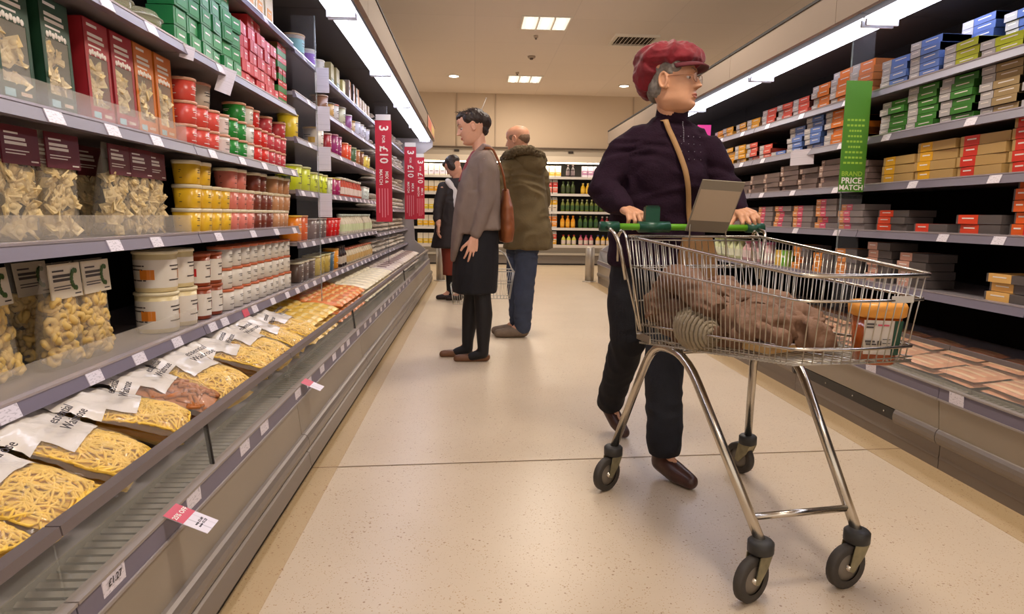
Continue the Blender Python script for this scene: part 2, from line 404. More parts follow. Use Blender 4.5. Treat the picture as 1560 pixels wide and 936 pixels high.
def lamp(P, y0, y1, lab):
    s = P['s']; t = thing('fluorescent_lamp', lab, 'lamp', (0, y0, 0), 0, 'strip lamps under the canopies')
    xs = sorted((s*P['lin'], s*P['lout'])); Lh = y1-y0
    z = 2.085
    obj('reflector', B().box((xs[0], .01, z), (xs[1], Lh-.01, z+.012), mrefl), t)
    w_ = xs[1]-xs[0]
    for k in ((.30, .72) if P is LEFT else (.28, .66)):
        obj('tube', B().tube([(xs[0]+w_*k, .03, z-.016), (xs[0]+w_*k, Lh-.03, z-.016)], .014, mlamp, 8), t)
    for yy in (.015, Lh-.03): obj('lamp_holder', B().box((xs[0], yy, z-.035), (xs[1], yy+.015, z), C((200, 200, 205), .4)), t)
LY = [(-.35, 1.06), (1.06, 2.43), (2.43, 3.80), (3.80, 5.3), (5.3, 6.8), (6.8, 8.35), (8.35, 9.9)]
RY = [(-.35, 1.2), (1.2, 2.45), (2.45, 3.65), (3.65, 5.15), (5.15, 6.65), (6.65, 8.2), (8.2, 9.8)]
BAY = ['before the frame edge', 'nearest in view', 'second nearest', 'third along', 'fourth along', 'fifth along', 'at the far end']
for i, (a, b) in enumerate(LY):
    cabinet(LEFT, a, b, 'grey chilled display cabinet on the left side, bay '+BAY[i], i == 0, i == 6, i in (1,))
    lamp(LEFT, a, b, 'white strip lamp under left canopy, bay '+BAY[i])
for i, (a, b) in enumerate(RY):
    cabinet(RIGHT, a, b, 'grey chilled display cabinet on the right side, bay '+BAY[i], i == 0, i == 6, i == 2)
    lamp(RIGHT, a, b, 'white strip lamp under right canopy, bay '+BAY[i])

# shelves with ticket strips and price tickets
tick = {}
def ticket_mesh(w_, h, m):
    k = (round(w_, 3), round(h, 3), m.name)
    if k not in tick: tick[k] = B().box((-.0012, -w_/2, -h/2), (.0012, w_/2, h/2), m).mesh('price_ticket')
    return tick[k]
def shelf(P, y0, y1, z, lab, ticks, guard=False, hi=.036, dz=0):
    s = P['s']; sx = s*P['shelf']; bx = s*(P['back']-.002); Lh = y1-y0-.006
    t = thing('shelf', lab, 'shelf', (0, y0+.003, 0)); lo, hi_ = min(sx, bx), max(sx, bx)
    obj('shelf_plate', B().box((lo, 0, z-.022), (hi_, Lh, z-.002), mshelf), t)
    obj('ticket_strip', B().prism([(sx, z), (sx-s*.012, z-.004), (sx-s*.024, z-hi), (sx, z-hi)], 0, Lh, mstrip), t)
    obj('strip_edge', B().prism([(sx+s*.002, z+.004), (sx-s*.014, z+.002), (sx-s*.014, z-.004), (sx+s*.002, z-.004)], 0, Lh, M('strip_rim', (190, 180, 185), .25, metal=.5)), t)
    if guard:
        obj('clear_guard', B().box((min(sx+s*.008, sx+s*.011), 0, z), (max(sx+s*.008, sx+s*.011), Lh, z+.062), mguard), t)
    for q in ticks:
        m = mticket; w_ = .066; h = hi-.004
        yy = q
        if isinstance(q, tuple): yy, m = q[0], q[1]
        obj('price_ticket', ticket_mesh(w_, h, m), t, (sx-s*.0195, yy-y0, z-hi/2-.002), (0, s*.36, 0))
    return t
def spread(y0, y1, n, jit=.25):
    st = (y1-y0)/n
    return [y0+st*(k+.5)+random.uniform(-jit, jit)*st*.5 for k in range(n)]
LZN = [.59, .925, 1.235, 1.567, 1.915]; LZF = [.59, .835, 1.13, 1.42, 1.667, 1.90]; LZ3 = [.59, .80, 1.06, 1.33, 1.60, 1.86]
RZ = [.665, .945, 1.20, 1.458, 1.705]
NL = ['lowest', 'second', 'third', 'fourth', 'fifth', 'sixth']
tk = {0: [1.52, 1.63, 1.98, (2.14, mlav), 2.33], 1: [1.86, 2.19], 2: [1.62, 1.93, 2.2, 2.37], 3: [1.3], 4: []}
for i, z in enumerate(LZN):
    shelf(LEFT, 1.06, 2.43, z, NL[i]+' grey shelf up in the nearest left bay', {0: [1.40, 1.72, 1.95, 2.2], 1: [1.86, 2.10], 2: [1.64, 1.89, 2.14], 3: [1.9, 2.15], 4: [1.5]}[i], i < 3)
    shelf(LEFT, 2.43, 3.80, z, NL[i]+' grey shelf up in the second left bay', {0: [2.5, 2.62, (2.86, mpink), 2.98, 3.25, 3.5, 3.7], 1: [2.6, 3.0, 3.35, 3.68], 2: [2.58, 2.9, 3.2, 3.45, 3.7], 3: [2.7], 4: [3.3]}[i])
for i, z in enumerate(LZF):
    for k, (a, b) in enumerate(((3.80, 5.3), (5.3, 6.8))):
        shelf(LEFT, a, b, z, NL[i]+' grey shelf up in the '+('third' if k == 0 else 'fourth')+' left bay', spread(a, b, 7 if i < 3 else 3), False, .034)
for i, z in enumerate(LZ3):
    for k, (a, b) in enumerate(((6.8, 8.35), (8.35, 9.9))):
        shelf(LEFT, a, b, z, NL[i]+' grey shelf up in the '+('fifth' if k == 0 else 'farthest')+' left bay', [] if k else spread(a, b, 4), False, .03)
rt = {0: [], 1: [2.62, 2.95], 2: [2.68, 3.2], 3: [2.85, 3.45], 4: []}
for i, z in enumerate(RZ):
    for k, (a, b) in enumerate(RY[1:]):
        tt = rt[i] if k == 1 else (spread(a, b, 3) if k in (2, 3) and i else [])
        shelf(RIGHT, a, b, z, NL[i]+' grey shelf up in the right bay '+BAY[k+1], tt, False, .04)
# tickets on the low front strips
def strip_ticket(P, y, m=mticket, w_=.075, lab=None, txt=None):
    s = P['s']; x = s*(P['strip']-.001)
    t = thing('price_ticket', lab, 'price ticket', (x-s*.0022, y, .321), 0, 'tickets along the low front strips')
    obj('card', ticket_mesh(w_, .044, m), t, (0, 0, 0), (0, s*.06 if s < 0 else -.06, 0))
    if txt:
        obj('lettering', text_mesh(txt, .02, mprint), t, (-s*.003, 0, .008), (pi/2, 0, pi/2 if s < 0 else -pi/2))
fy = [1.17, 1.52, 1.87, 2.05, 2.45, 2.62, 2.85, 3.1, 3.3, 3.45, 3.75, 4.0, 4.2, 4.45, 4.7, 4.9, 5.15, 5.4, 5.65, 5.9, 6.2, 6.5, 6.8]
for k, y in enumerate(fy):
    strip_ticket(LEFT, y, lab='white price ticket, '+ORD[k]+' from the near end of the left floor-level strip', txt='£1.27' if k == 0 else None)
for k, y in enumerate([2.35, 2.9, 3.3]):
    strip_ticket(RIGHT, y, lab='white price ticket, '+ORD[k]+' from the near end of right low strip')

t = thing('fascia_poster', 'small pink and yellow poster at the far end of the left canopy edge', 'poster', (-.575, 8.4, 2.07))
obj('sheet', B().box((.0, 0, 0), (.003, 1.35, .16), C((206, 150, 130), .5)), t); obj('picture', B().box((.003, .1, .02), (.004, .6, .14), C((214, 110, 90), .5)).box((.003, .75, .03), (.004, 1.25, .13), C((222, 196, 120), .5)), t)

# ---------------------------------------------------------------- goods: builders (each returns a list of (part name, mesh, [sub-parts]))
def rgb(*c): return c
WHITE = (222, 214, 202); CREAM = (226, 208, 160); RED = (196, 40, 40); REDOR = (205, 72, 58); PINKRED = (188, 62, 68); GREEN = (40, 130, 50); DKGREEN = (30, 66, 44); LID = (206, 150, 120)
YEL = (226, 178, 40); PINK = (214, 120, 104); BROWN = (116, 52, 36); TAN = (188, 134, 92)
mprintw = C((236, 228, 220), .5); mprintd = C((70, 62, 60), .5)
PRO = {}
def tub(r, h, body, lid=LID, band=None, motif=None, tp=.88, sq=1.0, n=16, lines=True, lh=.011):
    k = ('tub', r, h, body, lid, band, motif, tp, sq, n, lines)
    if k in PRO: return PRO[k]
    hb = h-lh
    mb = C(body, .3)
    a = B().lathe([(r*tp*.94, 0), (r*tp, .003), (r*.97, hb)], mb, n, pw=sq)
    parts = [('body', a.mesh('body'), []), ('lid', B().lathe([(r*.97, hb), (r*1.02, hb+.001), (r*1.02, h-.002), (r*.98, h), (r*.86, h), (r*.84, h-.002)], C(lid, .35), n, pw=sq).mesh('lid'), [])]
    if band or lines:
        q = lambda z: r*(tp+(.97-tp)*z/hb)+.0006
        g = B()
        if band: g.lathe([(q(hb*.12), hb*.12), (q(hb*.86), hb*.86)], C(band, .4), n, cap=False, pw=sq)
        if lines:
            for z0, w0 in ((.68, .9), (.58, .7), (.30, 1.0)):
                for s0 in (0, 2.1, 4.2):
                    vs = []; z = hb*z0
                    for j in range(4):
                        aa = s0+w0*(j-1.5)/3
                        for zz in (z, z+hb*.035): vs.append(((q(zz)+.0006)*cos(aa), (q(zz)+.0006)*sin(aa), zz))
                    g.add(vs, [(0, 2, 3, 1), (2, 4, 5, 3), (4, 6, 7, 5)], mprintd if (band or body) and sum(band or body) > 430 else mprintw)
        if motif:
            for s0 in (0, 2.1, 4.2):
                vs = []
                for j in range(3):
                    aa = s0+.35*(j-1)+.55
                    for zz in (hb*.34, hb*.60): vs.append(((q(zz)+.001)*cos(aa), (q(zz)+.001)*sin(aa), zz))
                g.add(vs, [(0, 2, 3, 1), (2, 4, 5, 3)], C(motif, .4))
        parts.append(('label', g.mesh('label'), []))
    PRO[k] = parts
    return parts
def bottle(r, h, body, capc, band=None, neck=.38):
    k = ('bot', r, h, body, capc, band, neck)
    if k in PRO: return PRO[k]
    p = [('bottle_body', B().lathe([(r*.9, 0), (r, .006), (r, h*.58), (r*.75, h*.7), (r*neck, h*.82), (r*neck, h*.9)], C(body, .2), 12).mesh('b'), []),
         ('cap', B().lathe([(r*neck*1.25, h*.88), (r*neck*1.25, h*.99), (r*neck, h)], C(capc, .35), 12).mesh('c'), [])]
    if band: p.append(('label', B().lathe([(r*1.02, h*.14), (r*1.02, h*.5)], C(band, .4), 12, cap=False).mesh('l'), []))
    PRO[k] = p
    return p
def carton(d, w_, h, col, segs=(), lines=True, gable=False, edge=None):
    """box pack; front faces +x. segs: (from, to, colour[, z0, z1]) sleeves along y in 0..1"""
    k = ('car', d, w_, h, col, tuple(segs), lines, gable)
    if k in PRO: return PRO[k]
    a = B().box((-d, -w_/2, .0006), (0, w_/2, h-.0012), C(col, .42))
    if gable: a.prism([(-d, h-.001), (0, h-.001), (-d/2, h+.03)], -w_/2, w_/2, C(col, .42)).box((-d/2-.003, -w_/2, h+.028), (-d/2+.003, w_/2, h+.045), C(WHITE, .4))
    parts = [('box', a.mesh('box'), [])]
    if segs:
        g = B()
        for sg in segs:
            y0, y1 = -w_/2+sg[0]*w_, -w_/2+sg[1]*w_; z0, z1 = (0, h) if len(sg) < 5 else (sg[3]*h, sg[4]*h)
            g.box((-d*.98, y0, max(z0, .0008)), (.0012, y1, min(z1, h-.0006)), C(sg[2], .4))
            if lines:
                L2 = (y1-y0)
                g.box((.0012, y0+L2*.2, z0+(z1-z0)*.55), (.002, y0+L2*.8, z0+(z1-z0)*.68), mprintw if sum(sg[2]) < 560 else mprintd)
        parts.append(('sleeve', g.mesh('sleeve'), []))
    PRO[k] = parts
    return parts
mfilm = M('clear_film', (235, 228, 215), .12, alpha=.17, spec=.6, bump=.35, bs=18)
mpasta = M('pasta_pale', (222, 188, 112), .55, var=.1, vs=20)
mpasta2 = M('pasta_cream', (228, 204, 150), .55, var=.1, vs=20)
def pasta_bits(n, w_, d, h, z0, seed, m, kind):
    rnd = random.Random(seed); g = B()
    for i in range(n):
        z = z0+rnd.random()*h; f = 1-(z/.30)*.75
        x = (-d*f)+rnd.random()*d*f*.95-.004 if rnd.random() < .35 else -rnd.random()*.022-.008
        y = (rnd.random()-.5)*(w_-.03)
        R = Matrix.Translation((x, y, z)) @ Matrix.Rotation(rnd.random()*6.28, 4, 'X') @ Matrix.Rotation(rnd.uniform(-.9, .9), 4, 'Z') @ Matrix.Rotation(rnd.uniform(-.7, .7), 4, 'Y')
        if kind == 'ring':
            a0 = rnd.random(); pts = [(0, .012*cos(a0+a), .012*sin(a0+a)) for a in [q*.9 for q in range(7)]]
            g.tube(pts, [.004, .0075, .009, .0095, .009, .0075, .004], m, 6, T=R)
        else:
            g.box((-.003, -.016, -.014), (.003, .016, .014), m, T=R, taper=(.002, .002))
            g.ell((.002, 0, 0), (.006, .010, .009), m, T=R, nu=7, nv=4)
    return g
def pouch(kind, seed, labcol, w_=.135, h=.27, bits=70, n0=.0, lettering=None, motif=None, fill=.60):
    k = ('pouch', kind, seed, labcol, w_, h)
    if k in PRO: return PRO[k]
    d = .075; hw = w_/2
    f = B().loft([((-d/2, 0, .002), d/2*.92, hw*.86), ((-d/2, 0, .02), d/2, hw*.97), ((-d*.45, 0, h*.4), d/2*.85, hw), ((-d*.36, 0, h*.7), d/2*.55, hw), ((-d*.28, 0, h*.9), d/2*.2, hw), ((-d*.28, 0, h), .001, hw)], mfilm, 20, .6)
    m = mpasta if kind == 'ring' else mpasta2
    parts = [('pasta', pasta_bits(bits, w_, d, h*fill, .014, seed, m, kind).mesh('pasta'), []), ('film', f.mesh('film'), [])]
    ml = C(labcol, .45); c = B(); z0, z1 = h*.66, h*.985
    prof = [(-.004, z0), (-.0005, z0), (-.003, z1), (-.0065, z1)]
    c.prism(prof, -hw*.96, hw*.96, ml)
    g = B(); mp = mprintw if sum(labcol) < 400 else mprintd
    for (a, b, c0, c1) in ((.78, .83, -.8, -.1), (.62, .70, -.8, .25), (.5, .58, -.8, .3), (.34, .37, -.8, .4), (.26, .29, -.8, .2), (.08, .12, .45, .85)):
        for e in (0,):
            zz0, zz1 = z0+a*(z1-z0), z0+b*(z1-z0); xx0 = -.0005-.0025*a+.0008; xx1 = -.0005-.0025*b+.0008
            g.add([(xx0, c0*hw, zz0), (xx0, c1*hw, zz0), (xx1, c1*hw, zz1), (xx1, c0*hw, zz1)], [(0, 1, 2, 3)], mp)
    if motif:
        for q in range(9):
            a = 1.2+q*.45; yy = hw*(.55+.22*cos(a)); zz = z0+(z1-z0)*(.52+.26*sin(a)); xx = -.0005-.0025*((zz-z0)/(z1-z0))+.0014
            g.ell((xx, yy, zz), (.001, .008, .007), C(motif, .5), nu=7, nv=4)
    subs = [('print', g.mesh('print'))]
    parts.append(('label', c.mesh('label'), subs))
    PRO[k] = parts
    return parts
def window_carton(col, seed, w_=.125, h=.285):
    k = ('win', col, seed)
    if k in PRO: return PRO[k]
    d = .055; m = C(col, .42); a = B()
    x1 = 0; wl, wr, wb, wt = -w_*.38, w_*.40, h*.18, h*.66
    a.box((-d, -w_/2, 0), (-d+.002, w_/2, h), m).box((-d, -w_/2, 0), (0, -w_/2+.002, h), m).box((-d, w_/2-.002, 0), (0, w_/2, h), m).box((-d, -w_/2, 0), (0, w_/2, .002), m).box((-d, -w_/2, h-.002), (0, w_/2, h), m)
    a.box((-.002, -w_/2, 0), (0, w_/2, wb), m).box((-.002, -w_/2, wt), (0, w_/2, h), m).box((-.002, -w_/2, wb), (0, wl, wt), m).box((-.002, wr, wb), (0, w_/2, wt), m)
    g = B()
    for (z, y0, y1, t) in ((.93, -.35, .05, .012), (.84, -.35, .25, .014), (.79, -.35, .3, .014), (.74, -.35, .15, .008)):
        g.box((0, y0*w_, z*h), (.0008, y1*w_, z*h+t*h/.285*.6), mprintw)
    g.box((0, -w_*.38, h*.07), (.0008, -w_*.1, h*.13), C((150, 190, 190), .4)).box((0, w_*.05, h*.09), (.0008, w_*.36, h*.12), C((210, 180, 150), .4))
    for q in range(7): g.ell((.0004, w_*(-.3+q*.1), h*(.685+.012*(q % 2))), (.0008, w_*.06, .008), mprintw, nu=6, nv=4)
    parts = [('box', a.mesh('box'), []), ('print', g.mesh('print'), []), ('pasta', pasta_bits(34, w_*.9, .04, h*.42, h*.17, seed, mpasta2, 'sq').mesh('pasta'), []),
             ('window_film', B().box((-.0016, wl, wb), (-.001, wr, wt), mfilm).mesh('film'), [])]
    PRO[k] = parts
    return parts
def pillow(col, L_, w_, h, seed, film=False, lab=None, stripes=None, amp=.12):
    k = ('pil', col, L_, w_, h, seed)
    if k in PRO: return PRO[k]
    rnd = random.Random(seed); nx, ny = 12, 9; m = M('pack_%02x%02x%02x' % tuple(col), col, .3, var=.2, vs=22)
    def surf(sgn):
        vs = []
        for i in range(nx+1):
            for j in range(ny+1):
                u, v = i/nx, j/ny; e = (4*u*(1-u))**.45*(4*v*(1-v))**.45
                z = h/2+sgn*h/2*e*(1+amp*noise.noise(Vector((u*5+seed, v*5, sgn))))
                pin = 1-.05*(1-4*u*(1-u))
                vs.append(((u-.5)*L_, (v-.5)*w_*pin, z))
        return vs
    fs = [(i*(ny+1)+j, (i+1)*(ny+1)+j, (i+1)*(ny+1)+j+1, i*(ny+1)+j+1) for i in range(nx) for j in range(ny)]
    a = B(); vs = surf(1); a.add(vs, fs, m, True); a.add(surf(-1), [f[::-1] for f in fs], m, True)
    parts = [('pack', a.mesh('pack'), [])]
    if lab or stripes:
        g = B(); off = [(x, y, z+.0012) for x, y, z in vs]
        if lab: g.add(off, [f for q, f in enumerate(fs) if 3 <= q//ny < 8 and 2 <= q % ny < 7], C(lab, .45), True)
        if stripes: g.add(off, [f for q, f in enumerate(fs) if (q//ny) % 3 == 1 and 0 < q % ny < ny-1], C(stripes, .35), True)
        g.v = g.v; parts.append(('label', g.mesh('label'), []))
    PRO[k] = parts
    return parts

def spawn(parts, name, label, cat, loc, rz=0, group=None, tilt=0, flat=False, roll=0):
    if flat:                                     # far away: one mesh
        k = ('flat', id(parts))
        if k not in PRO: PRO[k] = merge([p[1] for p in parts], name); FLATKEEP.append(parts)
        o = obj(name, PRO[k], None, loc, (roll, tilt, rz)); return tag(o, label, cat, group)
    t = thing(name, label, cat, loc, 0, group); t.rotation_euler = (roll, tilt, rz)
    for p in parts:
        o = obj(p[0], p[1], t)
        for sname, sme in p[2]: obj(sname, sme, o)
    return t
FLATKEEP = []
CNT = {}
LVN = {1: [''], 2: ['bottom one', 'top one'], 3: ['bottom layer', 'middle layer', 'top layer']}
def lvl(i, n):
    if n <= 3: return LVN[n][i]
    return 'bottom layer' if i == 0 else 'top layer' if i == n-1 else ORD[i]+' layer'
def stacks(P, z, ys, parts, h, stack, desc, cat, name, place, group, front=.012, flat=False, jit=.004, rj=.05, tilt=0, end='from the near end'):
    s = P['s']; base = CNT.get((desc, place), 0)
    for i, y in enumerate(ys):
        st = stack[i % len(stack)] if isinstance(stack, (list, tuple)) else stack
        for l in range(st):
            x = s*(P['shelf']+front+abs(random.gauss(0, jit)))
            rz = (0 if s < 0 else pi)+random.uniform(-rj, rj)
            idx = base+i
            many = len(ys)+base > 1
            lab = desc+', '+(ORD[idx % 30]+' stack away, ' if many and st > 1 else ORD[idx % 30]+' '+end+', ' if many else '')+(lvl(l, st)+', ' if st > 1 else '')+place
            spawn(parts, name, lab, cat, (x, y+random.uniform(-.003, .003), z+l*h+.0005), rz, group, tilt=tilt, flat=flat)
    CNT[(desc, place)] = base+len(ys)
def yy(y0, pitch, n): return [y0+pitch*k for k in range(n)]

# ---- left bays one and two -------------------------------------------------
Z = LZN
# shelf 3 (carton shelf): window cartons
for i, (y, c, d, nm) in enumerate(((1.46, DKGREEN, 'dark green', 'first'), (1.635, DKGREEN, 'dark green', 'second'), (1.80, DKGREEN, 'dark green', 'third'), (1.985, (160, 36, 44), 'red', 'nearer'), (2.12, (160, 36, 44), 'red', 'farther'), (2.25, (206, 112, 34), 'orange', 'nearer'), (2.385, (206, 112, 34), 'orange', 'farther'))):
    spawn(window_carton(c, i), 'pasta_carton', d+' pasta carton with a window, '+nm+' of the '+d+' ones', 'carton', (-1.05, y, Z[2]+.001), random.uniform(-.04, .04), 'window cartons of filled pasta', tilt=-.03)
g3 = 'soup tubs on the third near left shelf'; p3 = 'third left shelf'
def T(P_, z, ys, r, h, body, stack, desc, place, grp, lid=LID, **k):
    fl = k.pop('flat', False); fr = k.pop('front', r+.012); nm = k.pop('name', 'plastic_tub'); cat = k.pop('cat', 'tub'); end = k.pop('end', 'from the near end')
    stacks(P_, z, ys, tub(r, h, body, lid, **k), h+.001, stack, desc, cat, nm, place, grp, front=fr, flat=fl, end=end)
T(LEFT, Z[2], yy(2.54, .105, 3), .05, .08, REDOR, [3, 2, 2], 'orange-red soup tub', p3, g3)
T(LEFT, Z[2], [2.855], .05, .08, WHITE, 2, 'white tub with red panel', p3, g3, motif=RED, band=(225, 205, 195))
T(LEFT, Z[2], yy(2.96, .105, 2), .05, .08, GREEN, [2, 3], 'green soup tub', p3, g3)
T(LEFT, Z[2], [3.17], .05, .08, WHITE, 3, 'pale tub with red mark', p3, g3, motif=RED)
T(LEFT, Z[2], yy(3.275, .105, 2), .05, .08, (202, 44, 34), [3, 2], 'bright red soup tub', p3, g3)
T(LEFT, Z[2], yy(3.485, .103, 3), .05, .08, PINKRED, [3, 2, 3], 'dusky red soup tub', p3, g3)
t = spawn(tub(.068, .10, (196, 180, 160), (186, 130, 110)), 'plastic_tub', 'large white tub standing on the orange-red tubs, third left shelf', 'tub', (-1.11, 2.745, Z[2]+.163), 0, g3)
# shelf 2: maroon-label pouches, then tubs in three layers
MAROON = (98, 28, 42)
for i, (x, y, nm) in enumerate(((-1.06, 1.64, 'leftmost in the front row'), (-1.05, 1.785, 'second in the front row'), (-1.05, 2.06, 'third in the front row, beyond a gap'), (-1.05, 2.185, 'fourth in the front row'), (-1.06, 2.31, 'fifth, next to the yellow tubs'), (-1.17, 1.70, 'set back behind the first two'), (-1.17, 1.93, 'set back in the gap'), (-1.17, 2.12, 'set back behind the third'))):
    spawn(pouch('sq', i % 4, MAROON), 'pasta_pouch', 'clear pasta pouch with maroon label, '+nm, 'pouch', (x, y, Z[1]+.001), random.uniform(-.06, .06), 'pasta pouches with maroon labels', tilt=-.0)
spawn(pouch('sq', 2, (210, 200, 170), h=.22), 'pasta_pouch', 'clear pasta pouch at the left edge of second left shelf', 'pouch', (-1.06, 1.42, Z[1]+.001), 0, tilt=-.3)
p2 = 'second left shelf'; g2 = 'dip tubs on the second near left shelf'; LW = (222, 208, 176)
def T2(ys, body, st, desc): T(LEFT, Z[1], ys, .047, .086, body, st, desc, p2, g2, lid=LW, sq=.7, tp=.85, lh=.014)
T2(yy(2.53, .1, 4), YEL, [3, 3, 2, 2], 'yellow square tub'); T2(yy(2.93, .1, 3), PINK, [3, 3, 2], 'pink square tub'); T2(yy(3.23, .1, 3), BROWN, [3, 3, 2], 'brown square tub'); T2(yy(3.53, .1, 3), TAN, 3, 'tan square tub')
# shelf 1: tortellini pouches, cream tubs, sauce jars, white tubs
p1 = 'lowest left shelf'
for i, (x, y, nm, tl, rz) in enumerate(((-1.06, 1.44, 'leftmost at the frame edge', -.08, 0), (-1.10, 1.60, 'second from the left', -.1, .1), (-1.05, 1.765, 'third, with green wreath, in front', -.03, 0), (-1.05, 1.905, 'fourth, beside the wreath one', -.03, 0), (-1.12, 2.09, 'leaning back against the cream tubs', -.38, .5), (-1.16, 1.83, 'behind the front pair', -.1, 0))):
    spawn(pouch('ring', i, (220, 208, 186), h=.275, bits=75, motif=(60, 90, 40)), 'tortellini_pouch', 'clear tortellini pouch with white label, '+nm, 'pouch', (x, y, Z[0]+.001), rz, 'tortellini pouches on the lowest left shelf', tilt=tl)
T(LEFT, Z[0], [2.30, 2.45], .07, .138, CREAM, 2, 'large cream sauce tub', p1, 'sauce tubs on the lowest near left shelf', lid=(226, 214, 180), band=WHITE, motif=(222, 130, 40), tp=.93)
T(LEFT, Z[0], [2.585, 2.70], .05, .125, (140, 58, 24), 2, 'brown-red sauce tub', p1, 'sauce tubs on the lowest near left shelf', lid=(160, 80, 50), band=WHITE, motif=RED, tp=.9)
T(LEFT, Z[0], yy(2.825, .109, 9), .051, .088, (214, 206, 194), 3, 'white soup tub with orange lid', p1, 'white soup tubs with orange lids', lid=(196, 104, 66), tp=.93, motif=None)
for q, (y, l) in enumerate(((2.93, 2), (3.48, 2))):
    o = B().ell((0, 0, 0), (.002, .014, .012), C(RED, .5), nu=10, nv=6).ell((0, -.008, .014), (.002, .009, .008), C(GREEN, .5), nu=8, nv=5)
# shelf 4: clear tubs, green packs, red packs, mixed packs
p4 = 'fourth left shelf'; g4 = 'small chilled packs on the fourth near left shelf'
for q, y in enumerate((1.93, 2.12, 2.31)):
    spawn([('tray', B().lathe([(.075, 0), (.085, .05), (.07, .075)], M('clear_tub', (190, 185, 150), .15, alpha=.45, spec=.6), 18).mesh('t'), []), ('salad', B().lathe([(.06, .004), (.07, .04), (.03, .05)], C((120, 140, 60), .6), 12).mesh('s'), []), ('rim', B().lathe([(.086, .05), (.09, .052), (.086, .055)], M('clear_rim', (220, 215, 190), .2, alpha=.6), 18).mesh('r'), [])], 'clear_tub', 'clear domed tub of green salad, '+ORD[q]+' from the near end, fourth left shelf', 'tub', (-1.11, y, Z[3]+.001), 0, 'clear salad tubs')
def K(z, ys, w_, h, col, st, desc, place, grp, segs=(), d=.09, P=LEFT, name='food_pack', cat='pack', **k):
    stacks(P, z, ys, carton(d, w_, h, col, segs), h+.001, st, desc, cat, name, place, grp, **k)
K(Z[3], yy(2.45, .108, 6), .098, .062, (34, 116, 60), [4, 4, 5, 5, 5, 4], 'green pack with white print', p4, g4, segs=((.18, .95, (46, 140, 76), .15, .9),), rj=.12, jit=.008)
K(Z[3], yy(3.11, .104, 5), .095, .052, (196, 44, 48), [5, 6, 6, 5, 5], 'red pack with pink panel', p4, g4, segs=((.5, .95, (214, 104, 110), .1, .9),), rj=.08, jit=.008)
K(Z[3], yy(3.63, .075, 2), .07, .06, (52, 120, 50), [5, 5], 'green and red striped pack', p4, g4, segs=((0, 1, (200, 48, 44), .5, 1),), rj=.06)
p5 = 'fifth left shelf'
K(Z[4], yy(3.08, .13, 4), .11, .15, (224, 208, 180), 1, 'white carton with orange print', p5, 'cartons on the top near left shelf', segs=((.2, .8, (220, 150, 70), .2, .5),))
# ---- left bays three and four ------------------------------------------------
Z = LZF; gF = 'dessert and dip tubs in the third and fourth left bays'
nm = ['lowest middle-left shelf', 'second middle-left shelf', 'third middle-left shelf', 'fourth middle-left shelf', 'fifth middle-left shelf', 'top middle-left shelf']
def Tm(i, ys, r, h, body, st, desc, **k): T(LEFT, Z[i], ys, r, h, body, st, desc, nm[i], gF, **k)
Tm(5, [4.17], .07, .15, (210, 200, 190), 1, 'large teal tub', lid=(216, 180, 140), band=(110, 170, 172)); Tm(5, [4.45], .06, .13, (214, 206, 214), 1, 'purple tub', lid=WHITE, band=(128, 74, 176)); Tm(5, [4.68], .05, .12, WHITE, 1, 'white and tan tub', lid=(226, 214, 196), motif=(200, 150, 90))
K(Z[5], [4.95, 5.13], .12, .16, (186, 170, 120), 1, 'tan and green carton', nm[5], gF, segs=((.1, .9, (70, 96, 50), .1, .35),)); K(Z[5], [5.35], .1, .12, (222, 206, 130), 1, 'small cream carton', nm[5], gF)
K(Z[5], yy(5.62, .17, 3), .11, .17, (206, 130, 60), 1, 'orange and white carton', nm[5], gF, segs=((0, .4, WHITE, .0, 1),)); K(Z[5], yy(6.12, .15, 4), .1, .12, (214, 190, 160), 1, 'pale carton with brown print', nm[5], gF, segs=((.3, .6, (170, 110, 60), .1, .6),))
Tm(4, [4.78], .062, .14, (150, 104, 76), 1, 'brown tub', lid=(190, 160, 130)); Tm(4, [4.97], .05, .12, (206, 160, 90), 1, 'tan tub', lid=(120, 110, 96)); Tm(4, [5.16], .06, .14, (216, 206, 190), 1, 'white tub with orange base', lid=(186, 110, 80), motif=(230, 130, 40)); Tm(4, [5.42], .07, .16, (206, 200, 160), 1, 'large pale green tub', lid=WHITE, motif=(60, 60, 50)); Tm(4, [5.68], .05, .14, (160, 90, 140), 1, 'mauve tub', lid=WHITE)
Tm(4, [5.88], .05, .12, (206, 170, 120), 1, 'beige tub', lid=(200, 150, 60)); Tm(4, yy(6.1, .17, 4), .06, .14, (206, 200, 206), 1, 'greyish white tub', lid=WHITE, motif=(120, 120, 150))
Tm(3, [3.97], .06, .14, (224, 190, 40), 1, 'plain yellow tub', lid=(206, 180, 60)); Tm(3, [4.62], .07, .15, (214, 204, 190), 1, 'large white tub with yellow base', lid=(206, 176, 110), motif=(232, 180, 40)); Tm(3, [4.85], .05, .14, (150, 34, 44), 1, 'dark red tub', lid=(206, 170, 160))
Tm(3, [5.08, 5.24], .062, .16, (140, 40, 96), 1, 'purple-red tub', lid=(206, 150, 170)); Tm(3, [5.48, 5.63], .06, .14, (206, 70, 34), 1, 'orange-red tub', lid=(226, 150, 110)); Tm(3, [5.85], .055, .14, (70, 96, 60), 1, 'dark green tub', lid=(186, 186, 150)); Tm(3, [6.05, 6.25], .06, .14, (160, 100, 60), 1, 'copper brown tub', lid=(206, 180, 120)); Tm(3, [6.47, 6.64], .055, .13, (216, 190, 80), 1, 'pale yellow tub', lid=WHITE)
